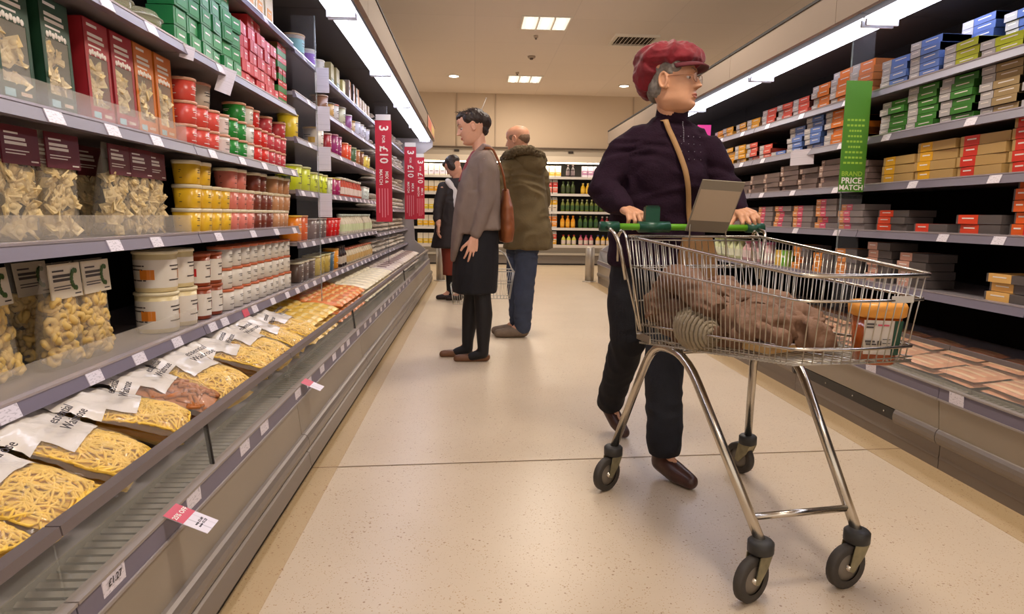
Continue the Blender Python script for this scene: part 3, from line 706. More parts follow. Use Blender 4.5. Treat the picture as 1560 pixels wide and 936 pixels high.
Tm(2, [4.02, 4.21], .08, .15, (206, 214, 30), 1, 'large lime tub', lid=(214, 214, 150), motif=(60, 70, 30)); Tm(2, [4.40, 4.55, 4.70], .065, .13, (200, 208, 34), 1, 'smaller lime tub', lid=(214, 210, 150), motif=(60, 70, 30)); Tm(2, [4.87], .05, .12, (206, 206, 180), 1, 'pale tub', lid=WHITE)
Tm(2, [5.0, 5.15], .06, .13, (160, 34, 90), 1, 'magenta tub', lid=(216, 190, 90), motif=(230, 190, 60))
def Bt(i, ys, r, h, body, capc, band, desc, neck=.38): stacks(LEFT, Z[i], ys, bottle(r, h, body, capc, band, neck), h, 1, desc, 'bottle', 'drink_bottle', nm[i], 'small bottles in the middle left bays', front=r+.015, flat=False)
Bt(2, yy(5.30, .1, 9), .036, .15, (190, 80, 60), WHITE, (216, 196, 180), 'small red-striped bottle', .7); Tm(2, yy(6.3, .14, 3), .05, .12, (206, 216, 206), 1, 'white and mint tub', lid=WHITE)
Tm(1, [3.97], .07, .15, (232, 130, 20), 1, 'large orange tub', lid=(236, 186, 60)); Tm(1, [4.14], .06, .15, (222, 96, 24), 1, 'deep orange tub', lid=(206, 150, 110)); Tm(1, [4.33, 4.49, 4.64], .062, .13, (120, 100, 96), 1, 'clear grey-brown tub', lid=(160, 150, 146)); Tm(1, [4.86, 4.99, 5.12], .055, .13, (212, 22, 22), 1, 'bright red cup', lid=(220, 60, 50), tp=.7)
Bt(1, yy(5.30, .105, 14), .042, .16, (222, 212, 190), (190, 200, 190), (206, 214, 170), 'white yogurt drink bottle', .5)
Tm(0, yy(3.97, .15, 3), .06, .12, (90, 70, 60), 1, 'clear dark square tub', lid=(206, 196, 170), sq=.6); Tm(0, yy(4.43, .14, 3), .06, .13, (190, 166, 80), 1, 'clear golden square tub', lid=(206, 200, 150), sq=.6); Tm(0, [4.84], .055, .13, (70, 100, 120), 1, 'blue-grey square tub', lid=(120, 140, 150), sq=.6); Tm(0, [5.0], .06, .15, (232, 150, 20), 1, 'tall amber tub', lid=(206, 150, 60))
Bt(0, yy(5.15, .1, 3), .03, .16, (50, 34, 30), (60, 40, 36), (200, 186, 170), 'slim dark bottle', .5); Bt(0, yy(5.46, .11, 12), .042, .13, (216, 200, 170), (206, 120, 90), (206, 170, 110), 'small pale drink bottle', .6)
# ---- left bays five and six: heaps of white wrapped packs ----------------------
rnd = random.Random(3)
for i, z in enumerate(LZ3):
    ys = yy(6.93, .215, 14 if i else 14)
    hh = [.12, .16, .17, .15, .16, .12][i]
    n_st = 3
    stacks(LEFT, z, ys, pillow([(206, 196, 184), (190, 176, 160)][i % 2], .16, .17, .052, i, lab=(150, 60, 70) if i in (3, 4) else (90, 80, 70)), .05, [3, 2, 3], 'white wrapped cheese pack', 'cheese pack'.split()[1], 'cheese_pack', ['lowest', 'second', 'third', 'fourth', 'fifth', 'top'][i]+' far left shelf', 'white wrapped packs at the far left end', front=.09, flat=True, rj=.25, jit=.02)
# ---- pasta bags on the left floor-level deck ------------------------------------
mbagw = M('printed_film', (226, 216, 204), .16, spec=.7, bump=.9, bs=9)
myel = M('noodle_yellow', (240, 196, 78), .5, var=.12, vs=25); mbrown = M('penne_brown', (176, 104, 48), .5, var=.15, vs=25)
mbagc = M('bag_film', (245, 238, 225), .06, alpha=.13, spec=.8, bump=.7, bs=10)
def pasta_bag(seed, m, penne=False):
    rnd = random.Random(seed); L_, w_, h = .37, .245, .12; nx, ny = 22, 17
    def prof(u): return (.10+.9*max(0, (u-.12)/.88)**.8)*(1-max(0, (u-.72)/.28)**2*.55)
    def pt(u, v, sgn, sh=1.0):
        ev = max(0, 4*v*(1-v))**.55
        th = h*prof(u)*ev*(0 if u <= 0 or u >= 1 else 1)
        z = h*.45+sgn*th*.55*sh+.007*noise.noise(Vector((u*6, v*6, seed+sgn)))*ev
        wd = w_*(1.0-.10*u+.05*noise.noise(Vector((u*5, seed*3.1, 0))))
        y = (v-.5)*wd+.012*noise.noise(Vector((u*3, 7.7, seed)))
        return Vector(((u-.5)*L_+(.012*noise.noise(Vector((v*4, seed, 2))) if u < .2 else 0), y, max(z, .002)))
    fs = [(i*(ny+1)+j, (i+1)*(ny+1)+j, (i+1)*(ny+1)+j+1, i*(ny+1)+j+1) for i in range(nx) for j in range(ny)]
    def crumple(u, v):
        k = max(0, 1-u*1.35)
        return k*(.034*abs(noise.noise(Vector((u*4+seed, v*5, .3))))+.026*abs(noise.noise(Vector((u*9+seed, v*11, 1.3)))))+.004*noise.noise(Vector((u*14, v*14, seed)))
    vs = []
    for i in range(nx+1):
        for j in range(ny+1):
            p = pt(i/nx, j/ny, 1, 1.03); p.z += crumple(i/nx, j/ny)+.003; vs.append(p)
    lo = [pt(i/nx, j/ny, -1, 1.0) for i in range(nx+1) for j in range(ny+1)]
    film = B(); film.add(vs, fs, mbagc, True); film.add(lo, [f[::-1] for f in fs], mbagc, True)
    pr = B(); off = [v+Vector((0, 0, .0015)) for v in vs]
    pr.add(off, [f for q, f in enumerate(fs) if q//ny < (14 if 1 < q % ny < ny-2 else 10)], mbagw, True)
    pa = B()
    inn = [pt(.42+.56*i/nx, .05+.90*j/ny, 1, .80) for i in range(nx+1) for j in range(ny+1)]; inb = [pt(.42+.56*i/nx, .05+.90*j/ny, -1, .9) for i in range(nx+1) for j in range(ny+1)]
    pa.add(inn, fs, m, True); pa.add(inb, [f[::-1] for f in fs], m, True)
    for q in range(170 if not penne else 60):
        u, v = rnd.uniform(.44, .97), rnd.uniform(.05, .95); a = rnd.uniform(0, 6.28); cu = rnd.uniform(-2.2, 2.2)
        pts = []
        for e in range(6 if not penne else 2):
            uu, vv = min(.975, max(.42, u)), min(.96, max(.04, v)); p = pt(uu, vv, 1, .86); p.z += .001+.004*rnd.random(); pts.append(p)
            st = .05 if not penne else .11
            u += cos(a)*st; v += sin(a)*st*1.5; a += cu*.35
        if (pts[0]-pts[-1]).length > .01: pa.tube(pts, .0032 if not penne else .006, m, 4 if not penne else 6)
    k = [('pasta', pa.mesh('pasta'), []), ('film', film.mesh('film'), []), ('printed_film', pr.mesh('print'), [])]
    k[2][2].append(('lettering', text_mesh('essential\nWaitrose', .030, mprint)))
    return k
bagproto = [pasta_bag(q, myel) for q in range(5)]+[pasta_bag(9, mbrown, True)]
# (x centre, y, z, yaw, nose-down tilt, kind, label)
bags = [(-0.955, 1.030, 0.425, -0.10, 0.34, 0, 'nearest yellow pasta bag, cut by the lower left frame edge'),
        (-0.955, 1.235, 0.425, 0.12, 0.40, 1, 'yellow noodle bag with large white top, second from the near end'),
        (-0.955, 1.465, 0.425, 0.25, 0.46, 2, 'yellow noodle bag with white top, third from the near end'),
        (-0.945, 1.690, 0.425, 0.40, 0.34, 3, 'plump yellow pasta bag next to the brown penne bag'),
        (-0.965, 1.930, 0.425, 0.20, 0.40, 5, 'brown wholewheat penne bag among the yellow bags'),
        (-0.945, 2.170, 0.425, -0.15, 0.46, 4, 'yellow pasta bag just beyond the brown penne bag'),
        (-0.935, 2.400, 0.425, 0.25, 0.34, 1, 'upright-leaning yellow pasta bag in the middle of the row'),
        (-0.935, 2.630, 0.425, -0.05, 0.40, 2, 'yellow pasta bag three before the flat yellow packs'),
        (-0.935, 2.860, 0.425, 0.25, 0.46, 3, 'yellow pasta bag two before the flat yellow packs'),
        (-0.935, 3.090, 0.425, 0.00, 0.34, 0, 'yellow pasta bag last before the flat yellow packs'),
        (-1.170, 1.130, 0.420, 0.20, 0.15, 2, 'white-topped pasta bag in the back row, nearest'),
        (-1.170, 1.370, 0.420, 0.30, 0.15, 3, 'white-topped pasta bag in the back row, second'),
        (-1.170, 1.610, 0.420, 0.20, 0.15, 0, 'white-topped pasta bag in the back row, third'),
        (-1.160, 1.860, 0.420, 0.30, 0.15, 1, 'white-topped pasta bag in the back row, behind brown penne'),
        (-1.160, 2.110, 0.420, 0.00, 0.15, 2, 'white-topped pasta bag in the back row, fifth'),
        (-1.160, 2.360, 0.420, 0.20, 0.15, 4, 'white-topped pasta bag in the back row, sixth'),
        (-1.160, 2.600, 0.420, 0.10, 0.15, 3, 'white-topped pasta bag in the back row, seventh'),
        (-1.160, 2.840, 0.420, 0.10, 0.15, 0, 'white-topped pasta bag in the back row, farthest')]
for x, y, z, rz, tl, kd, lab in bags:
    t = spawn(bagproto[kd], 'pasta_bag', lab, 'bag', (x, y, z+(.004 if x > -1.05 else -.045)), rz, 'pasta bags lying on the left deck', tilt=tl if x > -1.05 else .06)
    for c in t.children:
        for g in c.children: g.location = (-.005, .0, .124); g.rotation_euler = (.0, -.10, pi/2)
dk = 0
def deckpacks(y0, n, nr, pitch, L_, w_, h, col, stripes, desc, name, cat, grp, lv, z0=.345, P=LEFT, x0=.90, dx=.2, lab=None):
    s = P['s']; pr = pillow(col, L_, w_, h, int(y0*10), stripes=stripes, lab=lab)
    for i in range(n):
        for r_ in range(nr):
            for l in range(lv):
                spawn(pr, name, desc+', '+ORD[i]+' row away, '+['front', 'middle', 'back'][r_]+' file, '+lvl(l, lv).replace(' one', ' pack'), cat, (s*(x0+r_*dx), y0+i*pitch, z0+r_*.03+l*(h-.004)), (0 if s < 0 else pi)+random.uniform(-.12, .12), grp, flat=True, tilt=.12 if s < 0 else .12)
deckpacks(3.30, 5, 2, .125, .22, .12, .05, (222, 180, 76), (236, 206, 130), 'yellow lasagne sheet pack', 'lasagne_pack', 'pack', 'yellow packs on the left deck', 3)
deckpacks(3.98, 7, 2, .13, .22, .125, .05, (222, 128, 60), (238, 190, 120), 'orange pasta sheet pack', 'lasagne_pack', 'pack', 'orange packs on the left deck', 3)
deckpacks(4.95, 9, 2, .17, .22, .16, .05, (232, 220, 190), None, 'white cheese pack', 'cheese_pack', 'pack', 'white packs on the left deck', 3)
deckpacks(6.55, 14, 2, .22, .22, .19, .05, (206, 190, 180), None, 'white and dark cheese pack', 'cheese_pack', 'pack', 'far packs on the left deck', 3, lab=(110, 70, 70))
# ---- right side: sleeved meal trays ------------------------------------------
GREYP = (186, 180, 180); BLUE = (98, 128, 196); ORG = (222, 120, 34); CORAL = (220, 84, 66); AMB = (228, 160, 30); KRAFT = (186, 150, 92); TRAY = (92, 84, 82); LIME = (180, 186, 30); GRN = (62, 128, 44); TANP = (166, 140, 96)
def Rm(i, ys, w_, h, col, st, desc, segs, far=False, d=.15, grp=None, **k):
    place = ['lowest', 'second', 'third', 'fourth', 'top'][i]+' right shelf'
    stacks(RIGHT, RZ[i], ys, carton(d, w_, h, col, segs), h+.0012, st, desc, 'ready meal', 'meal_carton', place, grp or 'sleeved meal cartons on the right shelves', jit=.012, rj=.05, front=.02, **k)
# box frame: y- side is image left->right reversed after turning; segs measured from far end
sp = lambda c: ((.0, .34, GREYP), (.36, 1, c))
Rm(4, [2.52], .24, .05, (196, 186, 186), 2, 'white and lime carton', sp(LIME)); Rm(4, [2.78, 3.02], .22, .036, (150, 140, 140), [2, 3], 'lime-sleeved carton', sp(LIME)); Rm(4, [3.27, 3.50], .215, .036, (60, 70, 110), [5, 4], 'blue-sleeved carton', sp(BLUE))
stacks(RIGHT, RZ[4], [2.88, 3.15, 3.40], carton(.14, .21, .036, (44, 52, 90), sp((70, 96, 160))), .0372, [6, 7, 6], 'darker blue carton in the back file', 'ready meal', 'meal_carton', 'top right shelf', 'sleeved meal cartons on the right shelves', front=.19)
Rm(4, yy(3.80, .23, 3), .21, .038, (150, 96, 60), [5, 5, 4], 'orange-sleeved carton', sp(ORG)); Rm(4, yy(4.52, .24, 3), .215, .038, (130, 90, 86), 3, 'coral-sleeved carton', sp(CORAL)); Rm(4, yy(5.27, .26, 4), .22, .04, (90, 60, 80), 2, 'amber-sleeved carton', sp(AMB))
Rm(3, yy(2.53, .24, 2), .215, .034, (70, 60, 60), 6, 'tan-sleeved carton', sp(TANP)); Rm(3, yy(3.02, .235, 3), .215, .034, (40, 60, 36), [6, 6, 5], 'green-sleeved carton', sp(GRN))
Rm(3, yy(3.83, .23, 2), .21, .034, (90, 50, 30), [4, 6], 'orange-sleeved meal', sp(ORG)); Rm(3, yy(4.31, .25, 3), .21, .034, (60, 66, 100), [6, 5, 1], 'blue-sleeved meal', sp(BLUE)); Rm(3, yy(5.03, .24, 2), .21, .034, (90, 60, 60), [3, 4], 'coral-sleeved meal', sp(CORAL)); Rm(3, yy(5.5, .25, 3), .21, .036, (120, 90, 50), 4, 'amber-sleeved meal', sp(AMB))
kr = lambda c: ((.66, .94, c),)
kr = lambda c: ((.08, .40, c),)
Rm(2, [2.56], .22, .045, KRAFT, 5, 'tall stack kraft carton with red band', kr((214, 52, 34))); Rm(2, [2.83], .27, .045, KRAFT, 4, 'kraft carton with red band', kr((214, 52, 34))); Rm(2, [3.12, 3.41], .27, .045, KRAFT, [4, 3], 'kraft carton with yellow band', kr((230, 170, 30)))
Rm(2, yy(3.80, .27, 8), .25, .034, (112, 92, 86), [4, 5, 4, 5, 4, 4, 3, 3], 'clear-lidded brown meal tray', ((.0, .16, (176, 146, 130)),))
Rm(1, [2.53], .20, .047, TRAY, 5, 'bright red-ended tray', ((.05, .35, (226, 96, 30)), (.35, .95, (206, 26, 30)))); Rm(1, [2.80], .25, .042, TRAY, 2, 'orange-red-ended tray', ((.05, .5, (226, 70, 36)),)); Rm(1, [3.11], .25, .042, TRAY, 1, 'single orange-red-ended tray', ((.05, .45, (226, 62, 34)),)); Rm(1, [3.43], .25, .036, TRAY, 3, 'orange-ended tray near the bay joint', ((.05, .5, (226, 70, 30)),))
Rm(1, yy(3.80, .29, 8), .26, .036, (130, 118, 116), [4, 5, 4, 4, 4, 3, 4, 3], 'pink and yellow-ended tray', ((.02, .24, (222, 150, 90)), (.24, .5, (214, 90, 116))))
Rm(0, [2.60], .24, .038, TRAY, 3, 'golden breaded tray', ((.05, .55, (226, 176, 100)),)); Rm(0, [3.22, 3.50], .22, .042, (84, 76, 74), [4, 5], 'pale pink-ended tray', ((.03, .45, (206, 156, 136)),))
Rm(0, yy(3.82, .27, 3), .22, .04, (100, 90, 88), [4, 3, 4], 'orange-ended tray', ((.03, .5, (230, 140, 50)),)); Rm(0, [4.65], .2, .11, (140, 160, 70), 1, 'yellow and green upright carton', ((.1, .5, (226, 180, 70)), (.5, .9, (110, 180, 50))))
stacks(RIGHT, RZ[0], yy(4.9, .13, 4), bottle(.05, .16, (214, 170, 170), (206, 120, 150), (216, 196, 190), .6), .16, 1, 'pink-capped pot bottle', 'bottle', 'drink_bottle', 'lowest right shelf', 'small bottles on the lowest right shelf', front=.06)
stacks(RIGHT, RZ[0], yy(5.45, .13, 5), bottle(.05, .16, (206, 210, 160), (196, 206, 130), (220, 220, 190), .6), .16, 1, 'pale green pot bottle', 'bottle', 'drink_bottle', 'lowest right shelf', 'small bottles on the lowest right shelf', front=.06)
deckpacks(2.32, 15, 2, .25, .17, .23, .028, (208, 150, 116), (226, 190, 150), 'flat pack of pink bacon', 'bacon_pack', 'pack', 'bacon packs on the right deck', 2, P=RIGHT, x0=2.10, dx=.19, z0=.33)
# ---- clear glass dividers between bays -----------------------------------------
def divider(P, y, lab):
    s = P['s']; x0, x1 = sorted((s*(P['shelf']-.13), s*(P['shelf']-.005)))
    t = thing('glass_divider', lab, 'divider', (0, y, 0))
    obj('pane', B().box((x0, -.003, .50), (x1, .003, 2.06), mperspex), t)
    xe = s*(P['shelf']-.13); obj('polished_edge', B().box((xe-.003, -.0035, .50), (xe+.003, .0035, 2.06), M('glass_edge', (150, 160, 160), .2, alpha=.35)), t)
divider(LEFT, 3.80, 'clear upright glass divider after the near tubs, left side'); divider(LEFT, 6.80, 'clear upright glass divider behind first red banner, left side'); divider(RIGHT, 3.65, 'clear upright glass divider by the green sign, right side')
# ---- hanging promotional signs ---------------------------------------------------
mred = M('banner_red', (190, 36, 58), .4); mgrn = M('banner_green', (76, 128, 36), .45); mlime = C((150, 186, 60), .5)
def red_banner(x, y, w_, z0, z1, lab):
    t = thing('hanging_banner', lab, 'sign', (x, y, z0), 0, 'red offer banners on the left')
    H_ = z1-z0; obj('panel', B().box((-w_/2, -.003, 0), (w_/2, .003, H_), mred), t)
    obj('top_clip', B().box((-w_*.45, -.008, H_), (w_*.45, .008, H_+.05), C((214, 206, 200), .4)), t)
    u = H_/.9
    for s_, sz, px, pz in (('3', .125, .0, .83), ('FOR', .036, .0, .735), ('£10', .115, .0, .60), ('MIX &', .040, .026, .40), ('MATCH', .040, -.026, .40)):
        obj('lettering', text_mesh(s_, sz*u*(.9 if sz > .1 else 1), mprintw, bold=True), t, (px, -.0036, pz*u), (pi/2, pi/2, 0))
    g = B()
    for q, ln in ((.03, .24), (.005, .26), (-.02, .26), (-.045, .22)): g.box((q, -.0036, (.30-ln)*u), (q+.008, -.003, .30*u), C((222, 130, 140), .5))
    obj('small_print', g, t)
red_banner(-.815, 6.1, .145, .93, 1.83, 'nearer tall red 3 for £10 mix and match banner')
red_banner(-.765, 8.1, .14, .94, 1.80, 'middle tall red 3 for £10 banner')
red_banner(-.765, 9.55, .12, .94, 1.80, 'farthest tall red banner, at the end of the left shelves')
t = thing('hanging_sign', 'tall green brand price match sign on the right shelves', 'sign', (2.105, 3.62, 1.157))
obj('panel', B().box((-.07, -.003, 0), (.075, .003, .60), mgrn), t)
for s_, sz, pz, m in (('BRAND', .036, .098, mlime), ('PRICE', .046, .060, mprintw), ('MATCH', .040, .022, mprintw)): obj('lettering', text_mesh(s_, sz, m, bold=True), t, (0, -.0036, pz), (pi/2, 0, 0))
g = B()
for q in range(9):
    wd = [.05, .05, .035, .04, .045, .035, .05, .05, .055][q]; z = .385-q*.029
    for e in range(5): g.box((-wd+e*wd*.42, -.0036, z), (-wd+e*wd*.42+wd*.3, -.003, z+.011), mlime)
obj('small_print', g, t)
# shelf-edge cards sticking out
def card(loc, w_, h, lab, rot=(0, 0, 0), cols=None):
    t = thing('shelf_card', lab, 'ticket', loc); t.rotation_euler = rot
    obj('card', B().box((-w_/2, -.0008, -h), (w_/2, .0008, 0), mticket), t)
    obj('clip', B().box((-w_/2, -.003, -.008), (-w_/2+.012, .003, .003), C((210, 205, 200), .3)), t)
for i, (z, l) in enumerate(((1.90, 'top'), (1.667, 'fifth'), (1.42, 'fourth'), (1.13, 'third'))):
    card((-.948, 4.30, z-.005), .085, .15, 'white price card projecting from the '+l+' shelf, third left bay', (0, 0, .1))
card((-.965, 2.75, 1.56), .06, .10, 'white price card projecting from the fourth left shelf above big white tub', (0, .3, .5))
card((-.975, 2.40, 1.56), .045, .045, 'small white price card at the near bay joint, fourth left shelf', (0, .2, .6))
card((2.165, 4.32, 1.458), .20, .10, 'wide white price card under blue cartons on the right', (0, .0, -1.25))
def flap(y, lab, pink, w_=.1, L_=.062):
    t = thing('offer_flap', lab, 'ticket', (-.662, y, .352)); t.rotation_euler = (0, .42, 0)
    obj('card', B().box((0, 0, 0), (w_, L_, .0012), mticket), t)
    p = obj('pink_panel', B().box((0, 0, .0012), (w_*.45, L_, .0018), mpink), t)
    if pink: obj('lettering', text_mesh('25% OFF', .016, mprintw, bold=True), p, (w_*.24, L_/2, .0022), (0, 0, pi/2)); obj('small_lettering', text_mesh('was £1.69\nnow £1.27', .009, mprint), t, (w_*.72, L_/2, .0016), (0, 0, pi/2))
flap(1.37, 'pink and white 25% off offer flap on the left strip', True)
flap(2.50, 'small pink and white offer flap farther along the left strip', False, .08, .07)
t = thing('pink_sign', 'bright pink card on the right top shelf behind the shoulder', 'sign', (2.19, 6.28, 1.725)); obj('card', B().box((-.08, -.002, 0), (.05, .002, .15), C((226, 60, 140), .5)), t); obj('stand', B().box((-.05, -.02, -.0), (.03, .03, .004), C((206, 200, 200), .4)), t)

# ---------------------------------------------------------------- far drinks cooler
YB = 13.5
t = thing('display_cabinet', 'open drinks cooler across the far end wall', 'cabinet', (0, YB, 0)); mbk = C((150, 140, 126), .45)
obj('plinth', B().box((-6.5, .02, 0), (6.5, .9, .12), mdark), t)
for k in range(10):
    obj('base_panel', B().box((-6.5+k*1.3, 0, .03), (-6.5+k*1.3+1.28, .03, .20), C((120, 110, 100), .4)), t)
obj('base', B().box((-6.5, .03, .12), (6.5, .9, .36), mbk).box((-6.5, -.05, .205), (6.5, .05, .25), C((176, 166, 150), .35)), t)
obj('ticket_strip', B().box((-6.5, -.06, .36), (6.5, -.02, .42), C((206, 196, 186), .4)), t)
obj('back_panel', B().box((-6.5, .75, .36), (6.5, .8, 2.1), mdark), t)
obj('canopy', B().box((-6.5, .0, 2.10), (6.5, .9, 2.335), C((190, 176, 156), .5)), t)
obj('canopy_glow', B().box((-6.5, .02, 2.07), (6.5, .16, 2.10), M('cooler_lamp', (255, 240, 210), .4, emit=14)), t)
obj('canopy_face', B().prism([(0, 2.10), (.03, 2.10)], 0, 0, mbk) if 0 else B().box((-6.5, -.03, 2.08), (6.5, .0, 2.20), C((226, 212, 190), .5)), t)
for x in (-.35, 1.95): obj('sensor', B().box((x-.05, -.02, 2.26), (x+.05, .0, 2.30), C((50, 40, 34), .5)), t)
BZ = [.40, .765, 1.10, 1.46, 1.80]
for i, z in enumerate(BZ[1:]):
    q = thing('shelf', NL[i+1]+' white shelf of the far drinks cooler', 'shelf', (0, YB, 0))
    obj('shelf_plate', B().box((-6.5, .06, z-.03), (6.5, .74, z-.005), mshelf), q); obj('ticket_strip', B().box((-6.5, .045, z-.05), (6.5, .06, z), C((216, 210, 204), .35)), q)
gB = 'drinks in the far cooler'
def Bk(i, xs, parts, desc, cat, name, h, st=1):
    pl = ['floor shelf', 'second shelf', 'third shelf', 'fourth shelf', 'top shelf'][i]+' of far cooler'; base = CNT.get((desc, pl), 0)
    for k, x in enumerate(xs):
        for l in range(st): spawn(parts, name, desc+', '+ORD[(base+k) % 30]+' from left'+(', '+lvl(l, st) if st > 1 else '')+', '+pl, cat, (x, YB+.13, BZ[i]+.001+l*h), -pi/2, gB, flat=True)
    CNT[(desc, pl)] = base+len(xs)
def xr(a, b, p): return [a+p*k for k in range(int((b-a)/p)+1)]
jc = lambda c, c2: carton(.09, .10, .24, WHITE, ((0, 1, c, .55, .95), (0, 1, c2, .1, .45)), gable=True)
xL = xr(-1.1, -.35, .115)
cr = xr(1.32, 1.72, .115)
Bk(4, xr(1.22, 1.75, .125), carton(.1, .115, .22, (214, 206, 196), ((0, 1, (222, 160, 60), .1, .4),)), 'white and yellow drink carton', 'carton', 'juice_carton', .22); Bk(4, xr(1.92, 2.1, .1), bottle(.04, .24, (50, 40, 44), (80, 60, 60), (110, 96, 100)), 'dark bottle', 'bottle', 'juice_bottle', .24); Bk(4, xr(2.27, 2.9, .12), carton(.1, .11, .22, (200, 190, 200), ((0, 1, (150, 110, 140), .2, .6),)), 'lilac drink carton', 'carton', 'juice_carton', .22)
Bk(3, cr, jc((204, 60, 54), (222, 110, 90)), 'red and white juice carton', 'carton', 'juice_carton', .22); Bk(3, xr(1.83, 2.12, .1), bottle(.045, .25, (70, 84, 40), (90, 110, 60), (60, 70, 36)), 'green smoothie bottle', 'bottle', 'juice_bottle', .25); Bk(3, xr(2.24, 2.9, .1), bottle(.045, .22, (226, 176, 40), (230, 200, 120), (236, 190, 60)), 'yellow smoothie bottle', 'bottle', 'juice_bottle', .22)
Bk(2, cr, jc((226, 170, 40), (226, 206, 180)), 'yellow and white juice carton', 'carton', 'juice_carton', .22); Bk(2, xr(1.83, 2.95, .1), bottle(.042, .25, (110, 116, 50), (190, 190, 140), (60, 90, 40)), 'pale green juice bottle', 'bottle', 'juice_bottle', .25)
Bk(1, cr, jc((226, 130, 40), (230, 150, 60)), 'orange juice carton', 'carton', 'juice_carton', .22); Bk(1, xr(1.83, 2.1, .11), bottle(.045, .25, (226, 150, 36), (230, 140, 40), (232, 170, 50)), 'orange juice bottle', 'bottle', 'juice_bottle', .25); Bk(1, xr(2.2, 2.55, .11), bottle(.045, .25, (70, 100, 40), (120, 110, 50), (50, 84, 44)), 'dark green juice bottle', 'bottle', 'juice_bottle', .25); Bk(1, xr(2.66, 2.95, .1), bottle(.042, .24, (130, 30, 34), (206, 190, 180), (210, 190, 180)), 'red berry bottle', 'bottle', 'juice_bottle', .24)
Bk(0, cr, jc((216, 80, 60), (230, 170, 60)), 'red-topped juice carton', 'carton', 'juice_carton', .22)
for k, (c, c2, d) in enumerate((((206, 200, 90), (190, 60, 50), 'lime'), ((206, 110, 120), (150, 40, 110), 'pink'), ((230, 180, 50), (60, 80, 150), 'golden'))): Bk(0, xr(1.86+k*.36, 2.14+k*.36, .11), bottle(.045, .22, c, c2, (226, 206, 190)), d+' drink bottle', 'bottle', 'juice_bottle', .22)
for i in range(5):
    Bk(i, xL, carton(.1, .105, .23, (226, 216, 196), ((0, 1, [(230, 190, 60), (236, 180, 30), (226, 200, 60), (236, 170, 40), (206, 190, 206)][i], .1, .5),)), ['cream', 'gold', 'lemon', 'amber', 'mauve'][i]+' milk carton', 'carton', 'milk_carton', .23)
# steel bollards guarding the cabinet ends
for x, l in ((-.50, 'left'), (1.79, 'right')):
    t = thing('steel_bollard', 'short brushed steel bollard at the far end of the '+l+' cabinets', 'bollard', (x, 10.05, 0))
    obj('post', B().lathe([(.07, .012), (.07, .52), (.062, .535), (.03, .54)], M('brushed_steel', (176, 166, 152), .35, metal=.6), 20), t); obj('base_flange', B().lathe([(.11, 0), (.11, .01), (.075, .016)], M('brushed_steel', (176, 166, 152), .35, metal=.6), 20), t)

# ---------------------------------------------------------------- shopping trolley
mchrome = M('trolley_chrome', (196, 188, 176), .22, metal=1, var=.08, vs=14)
mwire = M('trolley_wire', (190, 184, 172), .28, metal=.9)
mrub = M('wheel_rubber', (62, 56, 50), .6, var=.15, vs=30); mrub2 = M('wheel_hub', (120, 110, 98), .5); mfork = M('fork_zinc', (150, 142, 112), .45, metal=.5, var=.2, vs=40)
mcol = C((52, 50, 48), .5); mgreen = C((26, 74, 54), .35); mbright = C((96, 160, 30), .35)
CA = radians(8.5); fw = Vector((sin(CA), -cos(CA), 0)); sd = Vector((cos(CA), sin(CA), 0)); O0 = Vector((.795, 2.36, 0))
def L3(f, s, z): return O0+fw*f+sd*s+Vector((0, 0, z))        # forward, side, up in the trolley's own frame
cart = thing('shopping_trolley', 'chrome wire shopping trolley with green handle, pushed by the woman in red hat', 'trolley', (0, 0, 0))
# wheels on castors (position, heading of the castor)
def castor(f, s, ang):
    piv = L3(f, s, 0); h = Matrix.Rotation(ang, 3, 'Z') @ Vector((0, 1, 0)); ax = Vector((h.y, -h.x, 0)); r = .0625
    c = piv+h*.032; c.z = r
    T_ = Matrix.Translation(c) @ Matrix(((ax.x, h.x, 0, 0), (ax.y, h.y, 0, 0), (0, 0, 1, 0), (0, 0, 0, 1))) @ Matrix.Rotation(pi/2, 4, 'Y')
    root = obj('castor', B().lathe([(.030, .128), (.034, .131), (.034, .158), (.028, .164), (.016, .166)], mcol, 18, T=Matrix.Translation((piv.x, piv.y, 0))), cart)
    obj('wheel', B().lathe([(r*.62, -.012), (r*.9, -.014), (r, -.009), (r, .009), (r*.9, .014), (r*.62, .012)], mrub, 26, T=T_, cap=False).lathe([(r*.28, -.010), (r*.64, -.008), (r*.64, .008), (r*.28, .010)], mrub2, 20, T=T_).lathe([(.010, -.020), (.010, .020)], mchrome, 10, T=T_), root)
    g = B()
    for q in (-.0195, .0195):
        pr = [(piv+ax*q*1.1-h*.026, .128), (piv+ax*q*1.1+h*.026, .128), (piv+ax*q+h*.040, .058), (piv+ax*q+h*.024, .050), (piv+ax*q-h*.012, .092)]
        n = len(pr); a = [(p.x+ax.x*.0012, p.y+ax.y*.0012, z) for p, z in pr]; b = [(p.x-ax.x*.0012, p.y-ax.y*.0012, z) for p, z in pr]
        g.add(a+b, [tuple(range(n)), tuple(range(n, 2*n))[::-1]]+[(i, n+i, n+(i+1) % n, (i+1) % n) for i in range(n)], mfork)
    a = piv-h*.026; g.add([(*(a-ax*.021)[:2], .126), (*(a+ax*.021)[:2], .126), (*(piv+h*.026+ax*.021)[:2], .130), (*(piv+h*.026-ax*.021)[:2], .130)], [(0, 1, 2, 3)], mfork)
    a = piv-h*.024; g.add([(*(a-ax*.0205)[:2], .128), (*(a+ax*.0205)[:2], .128), (*(piv-h*.010+ax*.019)[:2], .094), (*(piv-h*.010-ax*.019)[:2], .094)], [(0, 1, 2, 3), ], mfork)
    obj('fork', g, root)
W_RL, W_RR, W_FL, W_FR = (.015, -.282), (-.01, .282), (.76, -.15), (.755, .145)
castor(*W_RL, 2.2); castor(*W_RR, .5); castor(*W_FL, 2.1); castor(*W_FR, 1.88)
